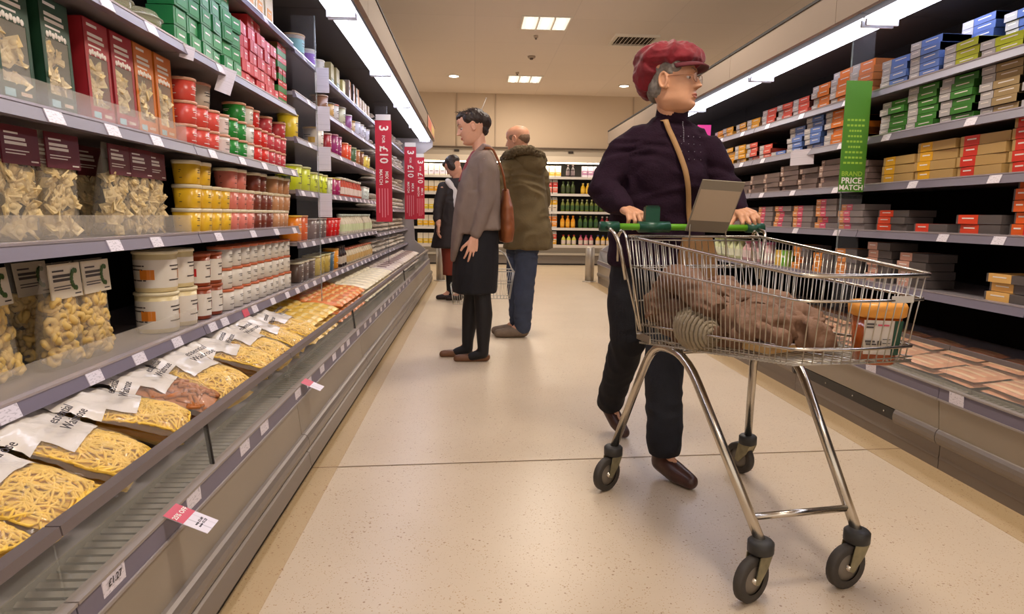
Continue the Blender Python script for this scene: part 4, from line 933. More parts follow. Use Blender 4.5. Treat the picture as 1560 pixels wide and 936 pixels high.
def smooth(pts, k=5):
    out = [Vector(pts[0])]
    for i in range(1, len(pts)-1):
        a, b, c = Vector(pts[i-1]), Vector(pts[i]), Vector(pts[i+1]); r = min((a-b).length, (c-b).length)*.42
        p, q = b+(a-b).normalized()*r, b+(c-b).normalized()*r
        for j in range(k+1):
            t_ = j/k; out.append(p*(1-t_)**2+b*2*t_*(1-t_)+q*t_**2)
    out.append(Vector(pts[-1])); return out
zf = .568
obj('side_frame', B().tube(smooth([L3(*W_RL, .155), L3(.12, -.19, zf), L3(.36, -.185, zf+.006), L3(*W_FL, .155)]), .0145, mchrome, 14), cart)
obj('side_frame', B().tube(smooth([L3(*W_RR, .155), L3(.14, .19, zf), L3(.38, .185, zf+.006), L3(*W_FR, .155)]), .0145, mchrome, 14), cart)
fa, fb = L3(.715, -.152, .205), L3(.712, .147, .205)
obj('front_crossbar', B().tube([fa, fb], .0095, mchrome, 12), cart)
obj('underframe_bar', B().tube([L3(.16, -.19, zf+.01), L3(.16, .19, zf+.01)], .008, mchrome, 10).tube([L3(.34, -.187, zf+.015), L3(.34, .187, zf+.015)], .008, mchrome, 10), cart)
# basket corners
RL, RR, FL, FR = (0.02, -.255), (0.02, .262), (.885, -.175), (.885, .178)
zr, zfr = .934, .872; br, bf = .562, .638
def side(s, t_, h):
    """point on the left (s=-1) or right wall: t_ 0 rear .. 1 front, h 0 bottom .. 1 top"""
    a, b = (RL, FL) if s < 0 else (RR, FR)
    top = L3(a[0]+(b[0]-a[0])*t_, a[1]+(b[1]-a[1])*t_, zr+(zfr-zr)*t_)
    ins = .035*(1 if s < 0 else -1)
    bot = L3(a[0]+.05+(b[0]-.03-a[0]-.05)*t_, a[1]+ins+(b[1]+ins*.3-a[1]-ins)*t_, br+(bf+.02-br)*t_)
    return bot+(top-bot)*h
def front(q, h): a, b = side(-1, 1, h), side(1, 1, h); return a+(b-a)*q+fw*(.02*sin(pi*q))
def ring(h, r, n=8, back=True, m=mchrome):
    pts = [side(-1, k/8, h) for k in range(9)][:-1]+[side(-1, .985, h), front(.04, h)]+[front(q/6, h) for q in range(1, 6)]+[front(.96, h), side(1, .985, h)]+[side(1, 1-k/8, h) for k in range(1, 9)]
    return B().tube(pts, r, m, n, closed=back)
obj('top_rim', ring(1.0, .0055), cart); obj('lower_rim', ring(.72, .0036), cart); obj('base_rim', ring(.17, .0042), cart)
g = B()
for s in (-1, 1):
    for k in range(1, 38): t_ = k/38; g.tube([side(s, t_, 1), side(s, t_, 0)], .0017, mwire, 4)
for k in range(1, 14): g.tube([front(k/14, 1), front(k/14, 0)], .0017, mwire, 4)
obj('side_wires', g, cart)['kind'] = 'stuff'
g = B()
def flo(t_, q):
    a, b = side(-1, t_, 0), side(1, t_, 0); return a+(b-a)*q
for k in range(0, 47): g.tube([flo(k/46, q/4)+Vector((0, 0, -.004)) for q in range(5)], .0017, mwire, 4)
for k in range(0, 11): g.tube([flo(q/8, k/10) for q in range(9)], .0019, mwire, 4)
for h in (.0, .04): g.tube([side(-1, k/8, h) for k in range(9)]+[front(q/4, h) for q in range(1, 4)]+[side(1, 1-k/8, h) for k in range(9)], .0018, mwire, 4)
obj('base_wires', g, cart)['kind'] = 'stuff'
# rear flap, hinged wires and uprights
g = B()
def rear(q, h): a, b = L3(.015, -.25, 0), L3(.015, .255, 0); p = a+(b-a)*q+fw*(.10*(1-h)); p.z = .60+.32*h; return p
for k in range(21): g.tube([rear(k/20, 0), rear(k/20, 1)], .0016, mwire, 4)
for h in (0, .35, .7, 1): g.tube([rear(0, h), rear(1, h)], .0026, mwire, 6)
obj('rear_flap', g, cart)
g = B()
for s, q in ((-1, -.268), (1, .272)):
    g.tube(smooth([L3(.10, q*.86, .60), L3(-.03, q, .90), L3(-.055, q, .935), L3(-.03, q*.98, .955)]), .0042, mchrome, 8)
    obj('rear_upright', g, cart); g = B()
    g.tube(smooth([L3(.12, q*.88, .61), L3(.01, q*.97, .93), L3(-.02, q*.97, .955), L3(-.05, q, .93), L3(-.045, q, .84)]), .0042, mchrome, 8); obj('rear_upright', g, cart); g = B()
for s, q in ((-1, -.235), (1, .235)):
    obj('hinge_plate', B().box((-.055, -.003, -.014), (.055, .003, .014), mchrome), cart, L3(.14, q, .592), (0, 0, CA-pi/2))
    obj('handle_arm', B().tube(smooth([L3(-.075, q*1.30, .963), L3(-.01, q*1.28, .950), L3(.01, q*1.20, .90), L3(.03, q*1.12, .78)]), .0065, mchrome, 10), cart)
hy = -.085
def hb(a, b, r, m, nm, n=14): return obj(nm, B().tube([L3(hy, a, .965), L3(hy, b, .965)], r, m, n), cart)
hb(-.305, .315, .0125, mbright, 'handle_grip'); hb(-.325, -.255, .019, mgreen, 'handle_end'); hb(.265, .335, .019, mgreen, 'handle_end')
lk = hb(-.175, -.055, .021, mgreen, 'coin_lock'); obj('coin_slot', B().box((-.028, -.010, 0), (.028, .012, .055), mgreen).box((-.022, -.012, .057), (.022, .010, .062), C((16, 50, 36), .3)).box((-.026, -.011, .055), (.026, .011, .058), mgreen), lk, L3(hy, -.125, .982), (0, 0, CA))
# clipboard-like advert panel in its wire holder
pa = obj('advert_panel', B().box((-.080, -.0025, 0), (.080, .0025, .200), C((150, 140, 122), .35)), cart, L3(.03, .035, .952), (.50, .04, CA))
obj('panel_sheet', B().box((-.076, -.0036, .012), (.076, -.0026, .165), C((196, 176, 148), .4)), pa)
obj('panel_footer', B().box((-.076, -.0040, .0), (.076, -.0030, .045), C((128, 116, 98), .4)), pa)
g = B(); q0 = [L3(.045, -.035, .86), L3(.045, -.035, .99), L3(.045, -.02, 1.0), L3(.03, .09, 1.01), L3(.03, .11, 1.0), L3(.045, .112, .86)]
g.tube(smooth(q0), .0028, mwire, 6).tube([L3(.045, -.03, .935), L3(.045, .11, .935)], .0024, mwire, 6)
obj('panel_holder', g, cart)
obj('front_badge', B().box((-.03, -.001, -.008), (.03, .001, .008), C((206, 200, 190), .4)), cart, L3(.895, .09, .815), (0, 0, CA))

# ---- goods in the trolley: the brown coat, a ribbed woollen hat, jar, magazine
mcoat = M('brown_cloth', (122, 90, 68), .7, var=.12, vs=18, bump=.25, bs=120)
def cloth_blob(cap_list, voxel, m, amp, fr, seed, sm=3):
    b = B()
    for c in cap_list:
        if c[0] == 'c': b.cap(*c[1:], m)
        else: b.ell(c[1], c[2], m)
    me = remesh(b, voxel, sm)
    def fn(p):
        q = Vector((p.x*fr, p.y*fr, p.z*fr*1.3+seed)); w1 = noise.noise(q*.45)
        r = 1-abs(noise.noise(q+Vector((w1*2.2, w1*1.4, 0))))*2; r2 = 1-abs(noise.noise(q*1.9+Vector((3, w1*2, 1))))*2
        return amp*(r*.8+r2*.4-.4)
    return wrinkle(me, fn)
def q3(f, s, z): return tuple(L3(f, s, z))
ct = thing('coat', 'crumpled brown padded coat lying in the trolley basket', 'coat', tuple(L3(.3, 0, .62)))
def rel(me, root):
    me.transform(Matrix.Translation(-root.location)); return me
def rolls(b, arcs, m):
    for pts, r in arcs:
        P = smooth([q3(*p) for p in pts], 4); n = len(P); b.tube(P, [r*(.55+.45*sin(pi*min(1, (i+.6)/n))) for i in range(n)], m, 10)
rr = random.Random(11)
bb = B().cap(q3(.19, -.12, .66), .075, q3(.20, .13, .67), .08, mcoat).cap(q3(.26, -.02, .73), .070, q3(.42, .06, .71), .07, mcoat).cap(q3(.34, -.08, .68), .070, q3(.58, -.02, .69), .055, mcoat).cap(q3(.30, .10, .70), .075, q3(.52, .09, .69), .06, mcoat).cap(q3(.45, .02, .69), .055, q3(.66, .05, .685), .040, mcoat)
arcs = []
for k in range(7):
    f0 = .15+.07*k; arcs.append(([(f0, -.17, .66), (f0+.03+rr.uniform(-.03, .03), -.10, .785-.08*(k/7)), (f0+.05, .0, .80-.085*(k/7)), (f0+.08+rr.uniform(-.03, .03), .10, .765-.07*(k/7))], .012+.005*rr.random()))
rolls(bb, arcs, mcoat)
body = remesh(bb, .0052, 3, .5, mcoat)
def crease(amp, seed):
    def f(p):
        q = Vector((p.x*9+p.z*4, p.y*8, p.z*10+seed)); w1 = noise.noise(q*.6); w2 = noise.noise(q*.6+Vector((9, 4, 1))); v = 0; a = 1; g_ = 1.0
        for o_ in range(2):
            n_ = noise.noise(q*g_+Vector((w1*2.4, w2*2.4, w1))); v += a*((1-abs(n_)*2.6)**1 if abs(n_) < .38 else 0); a *= .5; g_ *= 2.1
        return amp*(v-.55)
    return f
wrinkle(body, crease(.019, 1)); obj('coat_body', rel(body, ct), ct)
for pts, r_, sd_ in (([(.12, -.12, .78), (.125, -.165, .72), (.15, -.185, .655)], [.052, .056, .050], 5), ([(.15, -.15, .80), (.27, -.15, .80), (.38, -.16, .76), (.47, -.15, .72)], [.046, .048, .044, .038], 8), ([(.50, -.13, .725), (.58, -.12, .70), (.70, -.08, .685)], [.036, .040, .026], 2)):
    b_ = B(); P = smooth([q3(*p) for p in pts], 5); b_.tube(P, [r_[min(len(r_)-1, int(i*len(r_)/len(P)))]*(1+.10*sin(i*1.7)) for i in range(len(P))], mcoat, 14)
    sl_ = remesh(b_, .0055, 3, .5, mcoat); wrinkle(sl_, crease(.010, sd_)); obj('sleeve', rel(sl_, ct), ct)
ht = thing('woollen_hat', 'grey-beige ribbed woollen hat lying low in the trolley', 'hat', tuple(L3(.385, -.172, .630)))
ht.scale = (1.0, 1.35, 1.05)
wl = M('rib_wool', (150, 136, 112), .9, bump=.4, bs=150)
g = B(); c0 = Vector((0, 0, .035)); n1 = 22
for k in range(15):
    a = -1.3+2.6*k/14; rr = cos(a)
    g.tube([tuple(Vector((sin(a)*.085, cos(b)*.050*rr-.0, .03+sin(b)*.060*rr+.0))) for b in [pi*2*q/14 for q in range(14)]], .0065, wl, 6, closed=True)
g.ell((0, 0, .03), (.083, .048, .058), wl)
hm = g.mesh('rib'); obj('knit', hm, ht, None, (0, 0, CA-pi/2))
jr = thing('honey_tub', 'amber tub with orange lid and white label in the trolley nose', 'tub', tuple(L3(.80, .105, .642)), -.25)
jr.scale = (.92, .92, .98)
obj('body', B().lathe([(.045, 0), (.050, .004), (.060, .125)], M('amber_honey', (150, 66, 14), .15, spec=.6, coat=.3), 24, pw=.75), jr)
obj('lid', B().lathe([(.060, .122), (.068, .126), (.070, .150), (.066, .158), (.02, .160)], C((230, 156, 62), .35), 24, pw=.75), jr)
lb = obj('label', B().add([(-.045, -.0575, .03), (.022, -.0575, .03), (.025, -.064, .118), (-.05, -.064, .118)], [(0, 1, 2, 3)], C((206, 196, 186), .4)), jr)
obj('side_label', B().add([(.0225, -.0578, .03), (.042, -.0555, .03), (.047, -.0615, .118), (.0255, -.0642, .118)], [(0, 1, 2, 3)], C((24, 66, 48), .4)), jr)
g = B()
for (x0, x1, z0, z1, m) in ((-.045, -.020, .106, .110, mprintd), (-.045, -.024, .098, .102, mprintd), (-.043, -.02, .062, .066, mprintd), (-.04, -.016, .055, .058, mprintd), (-.015, .012, .104, .108, mpink), (-.012, -.004, .055, .066, mprintd), (0, .018, .06, .061, mprintd), (0, .018, .07, .071, mprintd)): g.box((x0, -.0655, z0), (x1, -.0645+(.118-z1)*.072, z1), m)
obj('print', g, lb)
mg = thing('magazine', 'small folded magazine under the coat in the trolley', 'magazine', tuple(L3(.60, -.02, .64)), CA+.3)
obj('pages', B().box((-.10, -.04, 0), (.09, .05, .018), C((186, 150, 96), .6)), mg); obj('cover', B().box((-.10, -.042, .018), (.09, .05, .021), C((206, 196, 200), .3)), mg); obj('cover_picture', B().box((-.05, -.03, .021), (.02, .03, .0215), C((206, 90, 110), .3)), mg)

# ---------------------------------------------------------------- people
from mathutils.bvhtree import BVHTree
def skin_mat(name, col): return M(name, col, .5, var=.05, vs=30, bump=.08, bs=300)
def XF(c, yaw, tilt=0, roll=0, s=1.0):
    return Matrix.Translation(c) @ Matrix.Rotation(yaw, 4, 'Z') @ Matrix.Rotation(tilt, 4, 'X') @ Matrix.Rotation(roll, 4, 'Y') @ Matrix.Scale(s, 4)
ZT = [-.120, -.110, -.095, -.075, -.05, -.03, -.01, .01, .03, .05, .07, .09, .104, .112]
WT = [.016, .037, .049, .057, .063, .067, .070, .072, .074, .074, .070, .057, .037, .010]
FT = [.040, .066, .078, .081, .083, .083, .082, .081, .083, .084, .078, .058, .030, .002]
BT = [-.015, -.035, -.050, -.062, -.074, -.086, -.096, -.103, -.107, -.106, -.098, -.080, -.052, -.022]
def tab(z, T_):
    z = max(ZT[0], min(ZT[-1], z))
    for i in range(len(ZT)-1):
        if z <= ZT[i+1]:
            t_ = (z-ZT[i])/(ZT[i+1]-ZT[i]); p0 = T_[max(i-1, 0)]; p1, p2 = T_[i], T_[i+1]; p3 = T_[min(i+2, len(T_)-1)]
            return .5*((2*p1)+(-p0+p2)*t_+(2*p0-5*p1+4*p2-p3)*t_*t_+(-p0+3*p1-3*p2+p3)*t_**3)
def head_mesh(T_, m, wide=1.0, nose=1.0, jowl=0, ears=True):
    G = lambda v, c, w_: math.exp(-((v-c)/w_)**2)
    na, nz = 72, 76; vs = []
    for k in range(nz+1):
        z = ZT[0]+(ZT[-1]-ZT[0])*k/nz; w_, fr, bk = tab(z, WT)*wide, tab(z, FT), tab(z, BT); w_ += jowl*1.6*G(z, -.078, .025)
        for i in range(na):
            a = 2*pi*i/na; ca, sa = cos(a), sin(a); e = .88
            x = w_*math.copysign(abs(sa)**e, sa); y = -.01+((fr+.01) if ca > 0 else (-.01-bk))*math.copysign(abs(ca)**e, ca)
            if ca > 0:
                ax = abs(x); d = 0
                nr = .004+.024*max(0, min(1, (.022-z)/.050)) if z > -.030 else .028*max(0, 1-(-.030-z)/.009)
                if z < .026: d += nr*nose*G(x, 0, .0085+.006*max(0, min(1, (.01-z)/.035)))
                d += .005*G(ax, .0125, .006)*G(z, -.031, .007)
                d += -.0105*G(ax, .030, .0135)*G(z, .003, .0115)+.0045*G(ax, .024, .022)*G(z, .027, .008)+.004*G(ax, .038, .016)*G(z, -.024, .016)
                d += .0048*G(x, 0, .019)*(G(z, -.0555, .0042)+G(z, -.0665, .0048))-.0035*G(x, 0, .022)*G(z, -.061, .0022)-.0045*G(x, 0, .022)*G(z, -.078, .006)
                d += .0075*G(x, 0, .018)*G(z, -.094, .011)-.0025*G(ax, .028, .006)*G(z, -.055, .014)
                y += d*min(1, ca*2.2)
            vs.append((x, y, z))
    fs = [(k*na+i, k*na+(i+1) % na, (k+1)*na+(i+1) % na, (k+1)*na+i) for k in range(nz) for i in range(na)]
    fs = [f[::-1] for f in fs]+[tuple(range(na)), tuple(range(nz*na, (nz+1)*na))[::-1]]
    b = B(); b.add(vs, fs, m, True)
    if ears:
        for s in (-1, 1):
            pts = [(s*(.073*wide+.004+.006*sin(q)), -.012-.017*cos(q*.0+q), -.006+.030*sin(q)*.0+.028*cos(q+pi/2)) for q in [2*pi*j/12 for j in range(12)]]
            b.tube([(s*(.072*wide+.007), -.012+.015*cos(q), -.004+.027*sin(q)) for q in [2*pi*j/14 for j in range(14)]], .0048, m, 8, closed=True); b.ell((s*(.071*wide+.002), -.010, -.006), (.006, .014, .024), m); b.ell((s*(.071*wide+.003), -.003, -.030), (.005, .008, .009), m)
    me = remesh(b, .0028, 2, .45, m); me.transform(T_); return me
def eyes(parent, T_, iris=(80, 60, 40), down=False):
    for s in (-1, 1):
        b = B().ell((s*.030, .0640, .002), (.0125, .0095, .0062), M('eye_white', (226, 216, 206), .2))
        b.ell((s*.030, .0722, .0015-.003*down), (.0050, .003, .0048), C(iris, .2)).ell((s*.030, .0742, .0015-.003*down), (.0024, .0016, .0024), C((15, 12, 10), .2))
        me = b.mesh('eye'); me.transform(T_); obj('eye', me, parent)
def lips(parent, T_, col):
    mm = C(col, .45); b = B().tube([(-.022, .0795, -.0600), (-.012, .0848, -.0572), (0, .0868, -.0560), (.012, .0848, -.0572), (.022, .0795, -.0600)], [.001, .0030, .0036, .0030, .001], mm, 8).tube([(-.020, .0795, -.0620), (-.010, .0845, -.0655), (0, .0862, -.0662), (.010, .0845, -.0655), (.020, .0795, -.0620)], [.001, .0032, .0040, .0032, .001], mm, 8)
    me = b.mesh('lips'); me.transform(T_); obj('lips', me, parent)
def brows(parent, T_, col):
    b = B()
    for s in (-1, 1): b.tube([(s*.012, .0865, .030), (s*.028, .0810, .035), (s*.046, .0660, .029)], [.0018, .0022, .0012], C(col, .8), 6)
    me = b.mesh('eyebrows'); me.transform(T_); obj('eyebrows', me, parent)
def hand_mesh(T_, m, side, curl, spread=0.0, thumb=(.5, .5), s=1.0):
    """wrist at origin, fingers along +y, palm faces -z, thumb on the +x*side edge"""
    b = B()
    for k, x in enumerate((-.027, -.009, .009, .027)): b.cap((x*.55, .0, 0), .0165, (x, .082-.006*abs(k-1.3), .001), .0115, m, 10)
    b.cap((0, -.045, .0), .024, (0, .01, 0), .021, m, 12)
    lens = (.062, .074, .078, .068) if side > 0 else (.068, .078, .074, .062)
    for k, x in enumerate((-.030, -.010, .010, .030)):
        p = Vector((x, .080-.006*abs(k-1.5), .001)); L_ = lens[k]; a = 0; dz = spread*(k-1.5)
        c = curl[k] if isinstance(curl[0], (tuple, list)) else curl
        for j, fr in enumerate((.46, .30, .24)):
            a += c[j]; d = Vector((sin(dz), cos(dz)*cos(a), -sin(a))).normalized()
            q = p+d*L_*fr; b.cap(p, .0088-.0008*j, q, .0082-.0009*j, m, 10); p = q
    sx = side; p = Vector((sx*.016, .012, -.004))
    q = p+Vector((sx*.026, .028, -.010)); b.cap(p, .0150, q, .0112, m, 10)
    d = Vector((sx*sin(thumb[0]), cos(thumb[0]), -thumb[1])).normalized(); r = q+d*.030; b.cap(q, .0105, r, .0095, m, 10)
    d2 = Vector((sx*sin(thumb[0]-.4), cos(thumb[0]-.4), -thumb[1]-.2)).normalized(); b.cap(r, .0095, r+d2*.024, .0080, m, 10)
    me = remesh(b, .0032, 2, .4, m); me.transform(T_ @ Matrix.Scale(s, 4)); return me
def basis(o, ydir, zdir):
    """frame with +y along ydir and +z close to zdir"""
    y = Vector(ydir).normalized(); x = y.cross(Vector(zdir)).normalized(); z = x.cross(y)
    return Matrix(((x.x, y.x, z.x, o[0]), (x.y, y.y, z.y, o[1]), (x.z, y.z, z.z, o[2]), (0, 0, 0, 1)))
def limbs(spec, m, voxel, sm=4, fn=None):
    b = B()
    for c in spec:
        if c[0] == 'chain': b.chain(c[1], c[2], m, 14)
        elif c[0] == 'ell': b.ell(c[1], c[2], m, R=c[3] if len(c) > 3 else None)
        elif c[0] == 'loft': b.loft(c[1], m, 28)
    me = remesh(b, voxel, sm)
    if fn: wrinkle(me, fn)
    return me
def folds(amp, fx, fz, seed, ridge=True):
    def f(p):
        q = Vector((p.x*fx, p.y*fx, p.z*fz+seed)); w1 = noise.noise(q*.5+Vector((seed, 0, 0)))
        v = noise.noise(q+Vector((w1, w1, w1*1.5)))
        return amp*((1-abs(v)*2.2) if ridge else v)
    return f
def put(root, name, me, parent=None):
    me.transform(Matrix.Translation(-root.location)); return obj(name, me, parent or root)
def floor_clip(me, z0=0.0):
    for v in me.vertices:
        if v.co.z < z0: v.co.z = z0
    me.update(); return me

# ============ the woman in the red hat pushing the trolley
lady = thing('person', 'woman in dark red baker-boy hat and dark plum sweater pushing the trolley', 'person', (.77, 2.62, 0))
sk = skin_mat('skin_lady', (214, 158, 122))
TH = XF((.790, 2.665, 1.535), radians(-127), radians(2), 0, 1.04)
H = head_mesh(TH, sk, 1.03, 1.02, jowl=.004)
hr = Vector((.592, 2.538, 1.028)); hl = Vector((1.052, 2.575, 1.030))
cg = ((.55, .95, .7), (.62, .95, .7), (.62, 1.0, .7), (.7, 1.0, .7))
HR = hand_mesh(basis(hr, fw*1.0+sd*.05+Vector((0, 0, -.22)), (0, 0, 1)), sk, -1, cg, .03, (.9, .3))
HL = hand_mesh(basis(hl, fw*1.0-sd*.10+Vector((0, 0, -.22)), (-.25, 0, 1)), sk, 1, cg, .03, (.9, .3))
core = limbs([('chain', [(.805, 2.70, 1.36), TH @ Vector((0, -.02, -.07))], [.052, .050]), ('loft', [((.78, 2.74, .84), .14, .10), ((.78, 2.75, 1.0), .13, .09), ((.785, 2.73, 1.2), .15, .095), ((.79, 2.71, 1.36), .08, .06)]),
    ('chain', [(.62, 2.74, 1.28), (.53, 2.71, 1.11), tuple(hr)], [.045, .04, .024]), ('chain', [(.95, 2.71, 1.28), (1.03, 2.69, 1.12), tuple(hl)], [.045, .04, .024]),
    ('chain', [(.69, 2.78, .84), (.675, 2.76, .48), (.648, 2.955, .12), (.68, 2.87, .05)], [.085, .055, .026, .018]), ('chain', [(.86, 2.77, .84), (.77, 2.56, .46), (.738, 2.41, .11), (.78, 2.32, .045)], [.085, .055, .026, .018])], sk, .012)
put(lady, 'body', merge([core, H, HR, HL], 'body'))
body = lady.children[0]
TL = Matrix.Translation(-lady.location) @ TH
eyes(lady, TL, (90, 80, 70)); lips(lady, TL, (190, 116, 96)); brows(lady, TL, (150, 130, 112))
msw = M('plum_wool', (38, 20, 34), .9, var=.12, vs=25, bump=.3, bs=160, spec=.2)
sw = limbs([('loft', [((.775, 2.775, .80), .195, .145), ((.775, 2.775, .90), .200, .148), ((.775, 2.765, 1.02), .192, .150), ((.785, 2.745, 1.15), .190, .145), ((.787, 2.73, 1.25), .185, .125), ((.79, 2.72, 1.325), .150, .095), ((.795, 2.71, 1.365), .095, .070), ((.795, 2.705, 1.40), .062, .058)]),
    ('chain', [(.69, 2.735, 1.315), (.625, 2.74, 1.275), (.530, 2.71, 1.115), (.562, 2.63, 1.066), (.588, 2.556, 1.034)], [.060, .066, .060, .050, .036]),
    ('chain', [(.88, 2.715, 1.315), (.948, 2.71, 1.275), (1.035, 2.69, 1.125), (1.045, 2.63, 1.07), (1.052, 2.590, 1.034)], [.060, .064, .058, .048, .036]),
    ('ell', (.73, 2.655, 1.16), (.085, .065, .08)), ('ell', (.85, 2.655, 1.16), (.085, .065, .08))], msw, .0085, 4, folds(.010, 8, 15, 2))
swo = put(lady, 'sweater', sw)
bv = BVHTree.FromPolygons([v.co+lady.location for v in sw.vertices], [tuple(p.vertices) for p in sw.polygons])
def on_front(bv, x, z, off=.004, y0=1.5):
    h = bv.ray_cast(Vector((x, y0, z)), Vector((0, 1, 0)))[0]
    return Vector((x, (h.y if h else 2.6)-off, z))
col = B()
rings = [((.797, 2.705, 1.375), .078, .072), ((.797, 2.700, 1.40), .066, .062), ((.800, 2.692, 1.43), .064, .061), ((.803, 2.685, 1.455), .067, .064)]
n = 28; vs = []
for (c, rx, ry) in rings:
    for i in range(n):
        a = 2*pi*i/n; vs.append((c[0]+rx*cos(a), c[1]+ry*sin(a), c[2]+(.012*cos(a+.9) if c[2] > 1.4 else 0)+(.016 if c[2] > 1.42 else 0)))
col.add(vs, [(k*n+i, k*n+(i+1) % n, (k+1)*n+(i+1) % n, (k+1)*n+i) for k in range(3) for i in range(n)], msw, True)
cm = col.mesh('collar'); co = put(lady, 'collar', cm); md = co.modifiers.new('s', 'SOLIDIFY'); md.thickness = .006
g = B()
for z in (1.23, 1.26, 1.29, 1.32):
    for x in (.815, .845, .87, .90): p = on_front(bv, x, z, .001); g.ell(p, (.0022, .002, .0022), M('stud', (150, 140, 150), .3, metal=.8), nu=6, nv=4)
for q in range(12): p = on_front(bv, .826, 1.30+q*.007, .002); g.box(p-Vector((.0016, .0015, .002)), p+Vector((.0016, .0015, .002)), M('stud', (150, 140, 150)))
put(lady, 'studs', g.mesh('studs'))['kind'] = 'stuff'
mtr = M('dark_denim', (22, 21, 27), .85, var=.15, vs=30, bump=.2, bs=200)
tr = limbs([('loft', [((.775, 2.78, .74), .185, .125), ((.775, 2.78, .84), .185, .13), ((.775, 2.775, .93), .17, .12)]),
    ('chain', [(.695, 2.78, .79), (.672, 2.775, .62), (.672, 2.765, .48), (.655, 2.86, .30), (.640, 2.945, .150)], [.106, .094, .078, .066, .062]),
    ('chain', [(.855, 2.77, .79), (.815, 2.66, .63), (.768, 2.555, .46), (.752, 2.475, .28), (.742, 2.405, .130)], [.106, .094, .078, .070, .068])], mtr, .009, 4, folds(.005, 10, 12, 7))
floor_clip(tr, .092); put(lady, 'trousers', tr)
mbt = M('brown_leather', (66, 38, 30), .38, var=.2, vs=20, coat=.2)
def boot(pts, rs, clip):
    b = B().chain(pts, rs, mbt, 14); me = remesh(b, .005, 3)
    for v in me.vertices:
        if v.co.z < clip: v.co.z = clip
    me.update(); return me
put(lady, 'boot', boot([(.740, 2.405, .145), (.736, 2.412, .060), (.775, 2.335, .040), (.806, 2.283, .030)], [.042, .042, .040, .030], .004))
put(lady, 'boot', boot([(.640, 2.955, .165), (.645, 2.968, .105), (.667, 2.905, .056), (.690, 2.855, .026)], [.040, .038, .036, .026], .001))
mhat = M('red_velvet', (124, 16, 32), .8, var=.2, vs=22, bump=.2, bs=90, sheen=.25)
def hatfn(p):
    a = math.atan2(p.x, p.y+.02); r = sqrt(p.x*p.x+(p.y+.02)**2)
    return .007*(1-abs(sin(a*3.5+noise.noise(p*9)*2.6))*1.7)*min(1, r/.05)+.006*noise.noise(p*17)+.004*(1-abs(noise.noise(p*30))*2)
b = B().ell((0, -.030, .088), (.108, .122, .058), mhat).ell((0, -.085, .045), (.094, .070, .080), mhat).ell((.0, -.115, .0), (.060, .035, .055), mhat).ell((0, .030, .078), (.090, .080, .040), mhat)
hm = remesh(b, .0055, 4, .5, mhat); wrinkle(hm, hatfn); hm.transform(TH); hatobj = put(lady, 'hat', hm)
b = B(); nn = 14
for rr, zz in ((.0, .0), (1, -.018)):
    pass
vs = []
for j in range(5):
    for i in range(nn+1):
        a = -1.25+2.5*i/nn; k = j/4; r0 = .080+.046*k*cos(a*.9)
        vs.append((r0*sin(a)*.92, -.005+r0*cos(a)*1.0+.012*k, .062-.020*k*k-.010*(sin(a)**2)))
fs = [(j*(nn+1)+i, j*(nn+1)+i+1, (j+1)*(nn+1)+i+1, (j+1)*(nn+1)+i) for j in range(4) for i in range(nn)]
bm_ = B().add(vs, fs, M('brim_red', (92, 18, 30), .8, sheen=.15), True).mesh('brim'); bm_.transform(Matrix.Translation(-lady.location) @ TH)
bo = obj('brim', bm_, hatobj); md = bo.modifiers.new('s', 'SOLIDIFY'); md.thickness = .005
mgh = M('grey_hair', (126, 118, 110), .6, var=.25, vs=90)
b = B()
for s in (-1, 1): b.ell((s*.063, .004, .042), (.016, .050, .034), mgh).ell((s*.066, -.030, .020), (.012, .026, .040), mgh).ell((s*.052, -.045, -.018), (.022, .036, .044), mgh)
b.ell((0, -.075, -.022), (.055, .028, .050), mgh); hm = remesh(b, .004, 4, .5, mgh); wrinkle(hm, folds(.002, 70, 20, 1)); hm.transform(TH); put(lady, 'hair', hm)
gg = M('spectacle_wire', (170, 120, 90), .3, metal=.8); gl = M('spectacle_lens', (235, 240, 240), .05, alpha=.15, spec=.8)
b = B()
for s in (-1, 1):
    b.tube([(s*.031+.021*cos(a), .097-.004*abs(cos(a)), -.001+.0165*sin(a)) for a in [2*pi*q/18 for q in range(18)]], .0011, gg, 5, closed=True); b.tube([(s*.052, .093, .004), (s*.070, .060, .006), (s*.076, -.005, .008)], .0011, gg, 5)
b.tube([(-.010, .097, .003), (0, .100, .006), (.010, .097, .003)], .0011, gg, 5)
sp_ = b.mesh('spectacles'); sp_.transform(TL); so = obj('spectacles', sp_, lady)
for s in (-1, 1):
    c = B().add([(s*.031+.020*cos(a), .0965, -.001+.0158*sin(a)) for a in [2*pi*q/14 for q in range(14)]], [tuple(range(14))], gl).mesh('lens'); c.transform(TL); obj('lens', c, so)
# shoulder bag
bag = thing('shoulder_bag', 'tan-strapped brown bag slung across the plum sweater', 'bag', (.9, 2.6, .85))
ms = M('tan_strap', (168, 128, 82), .5); pts = [(.742, 1.375), (.757, 1.335), (.785, 1.27), (.815, 1.19), (.838, 1.10), (.850, 1.02), (.862, .95)]
b = B(); vs = []
PT = smooth([(x, 0, z) for x, z in pts], 3); ysm = [min(on_front(bv, p.x, p.z, .006).y, on_front(bv, p.x+.02, p.z+.006, .006).y) for p in PT]
for it in range(6): ysm = [min(ysm[i], (ysm[max(i-1, 0)]+ysm[min(i+1, len(ysm)-1)])/2) for i in range(len(ysm))]
for p_, y_ in zip(PT, ysm): vs += [Vector((p_.x, y_, p_.z)), Vector((p_.x+.020, y_, p_.z+.006))]
top = vs[0]; vs = [top+Vector((-.01, .10, .02)), vs[1]+Vector((-.01, .10, .02))]+vs
b.add(vs, [(2*i, 2*i+1, 2*i+3, 2*i+2) for i in range(len(vs)//2-1)], ms, True)
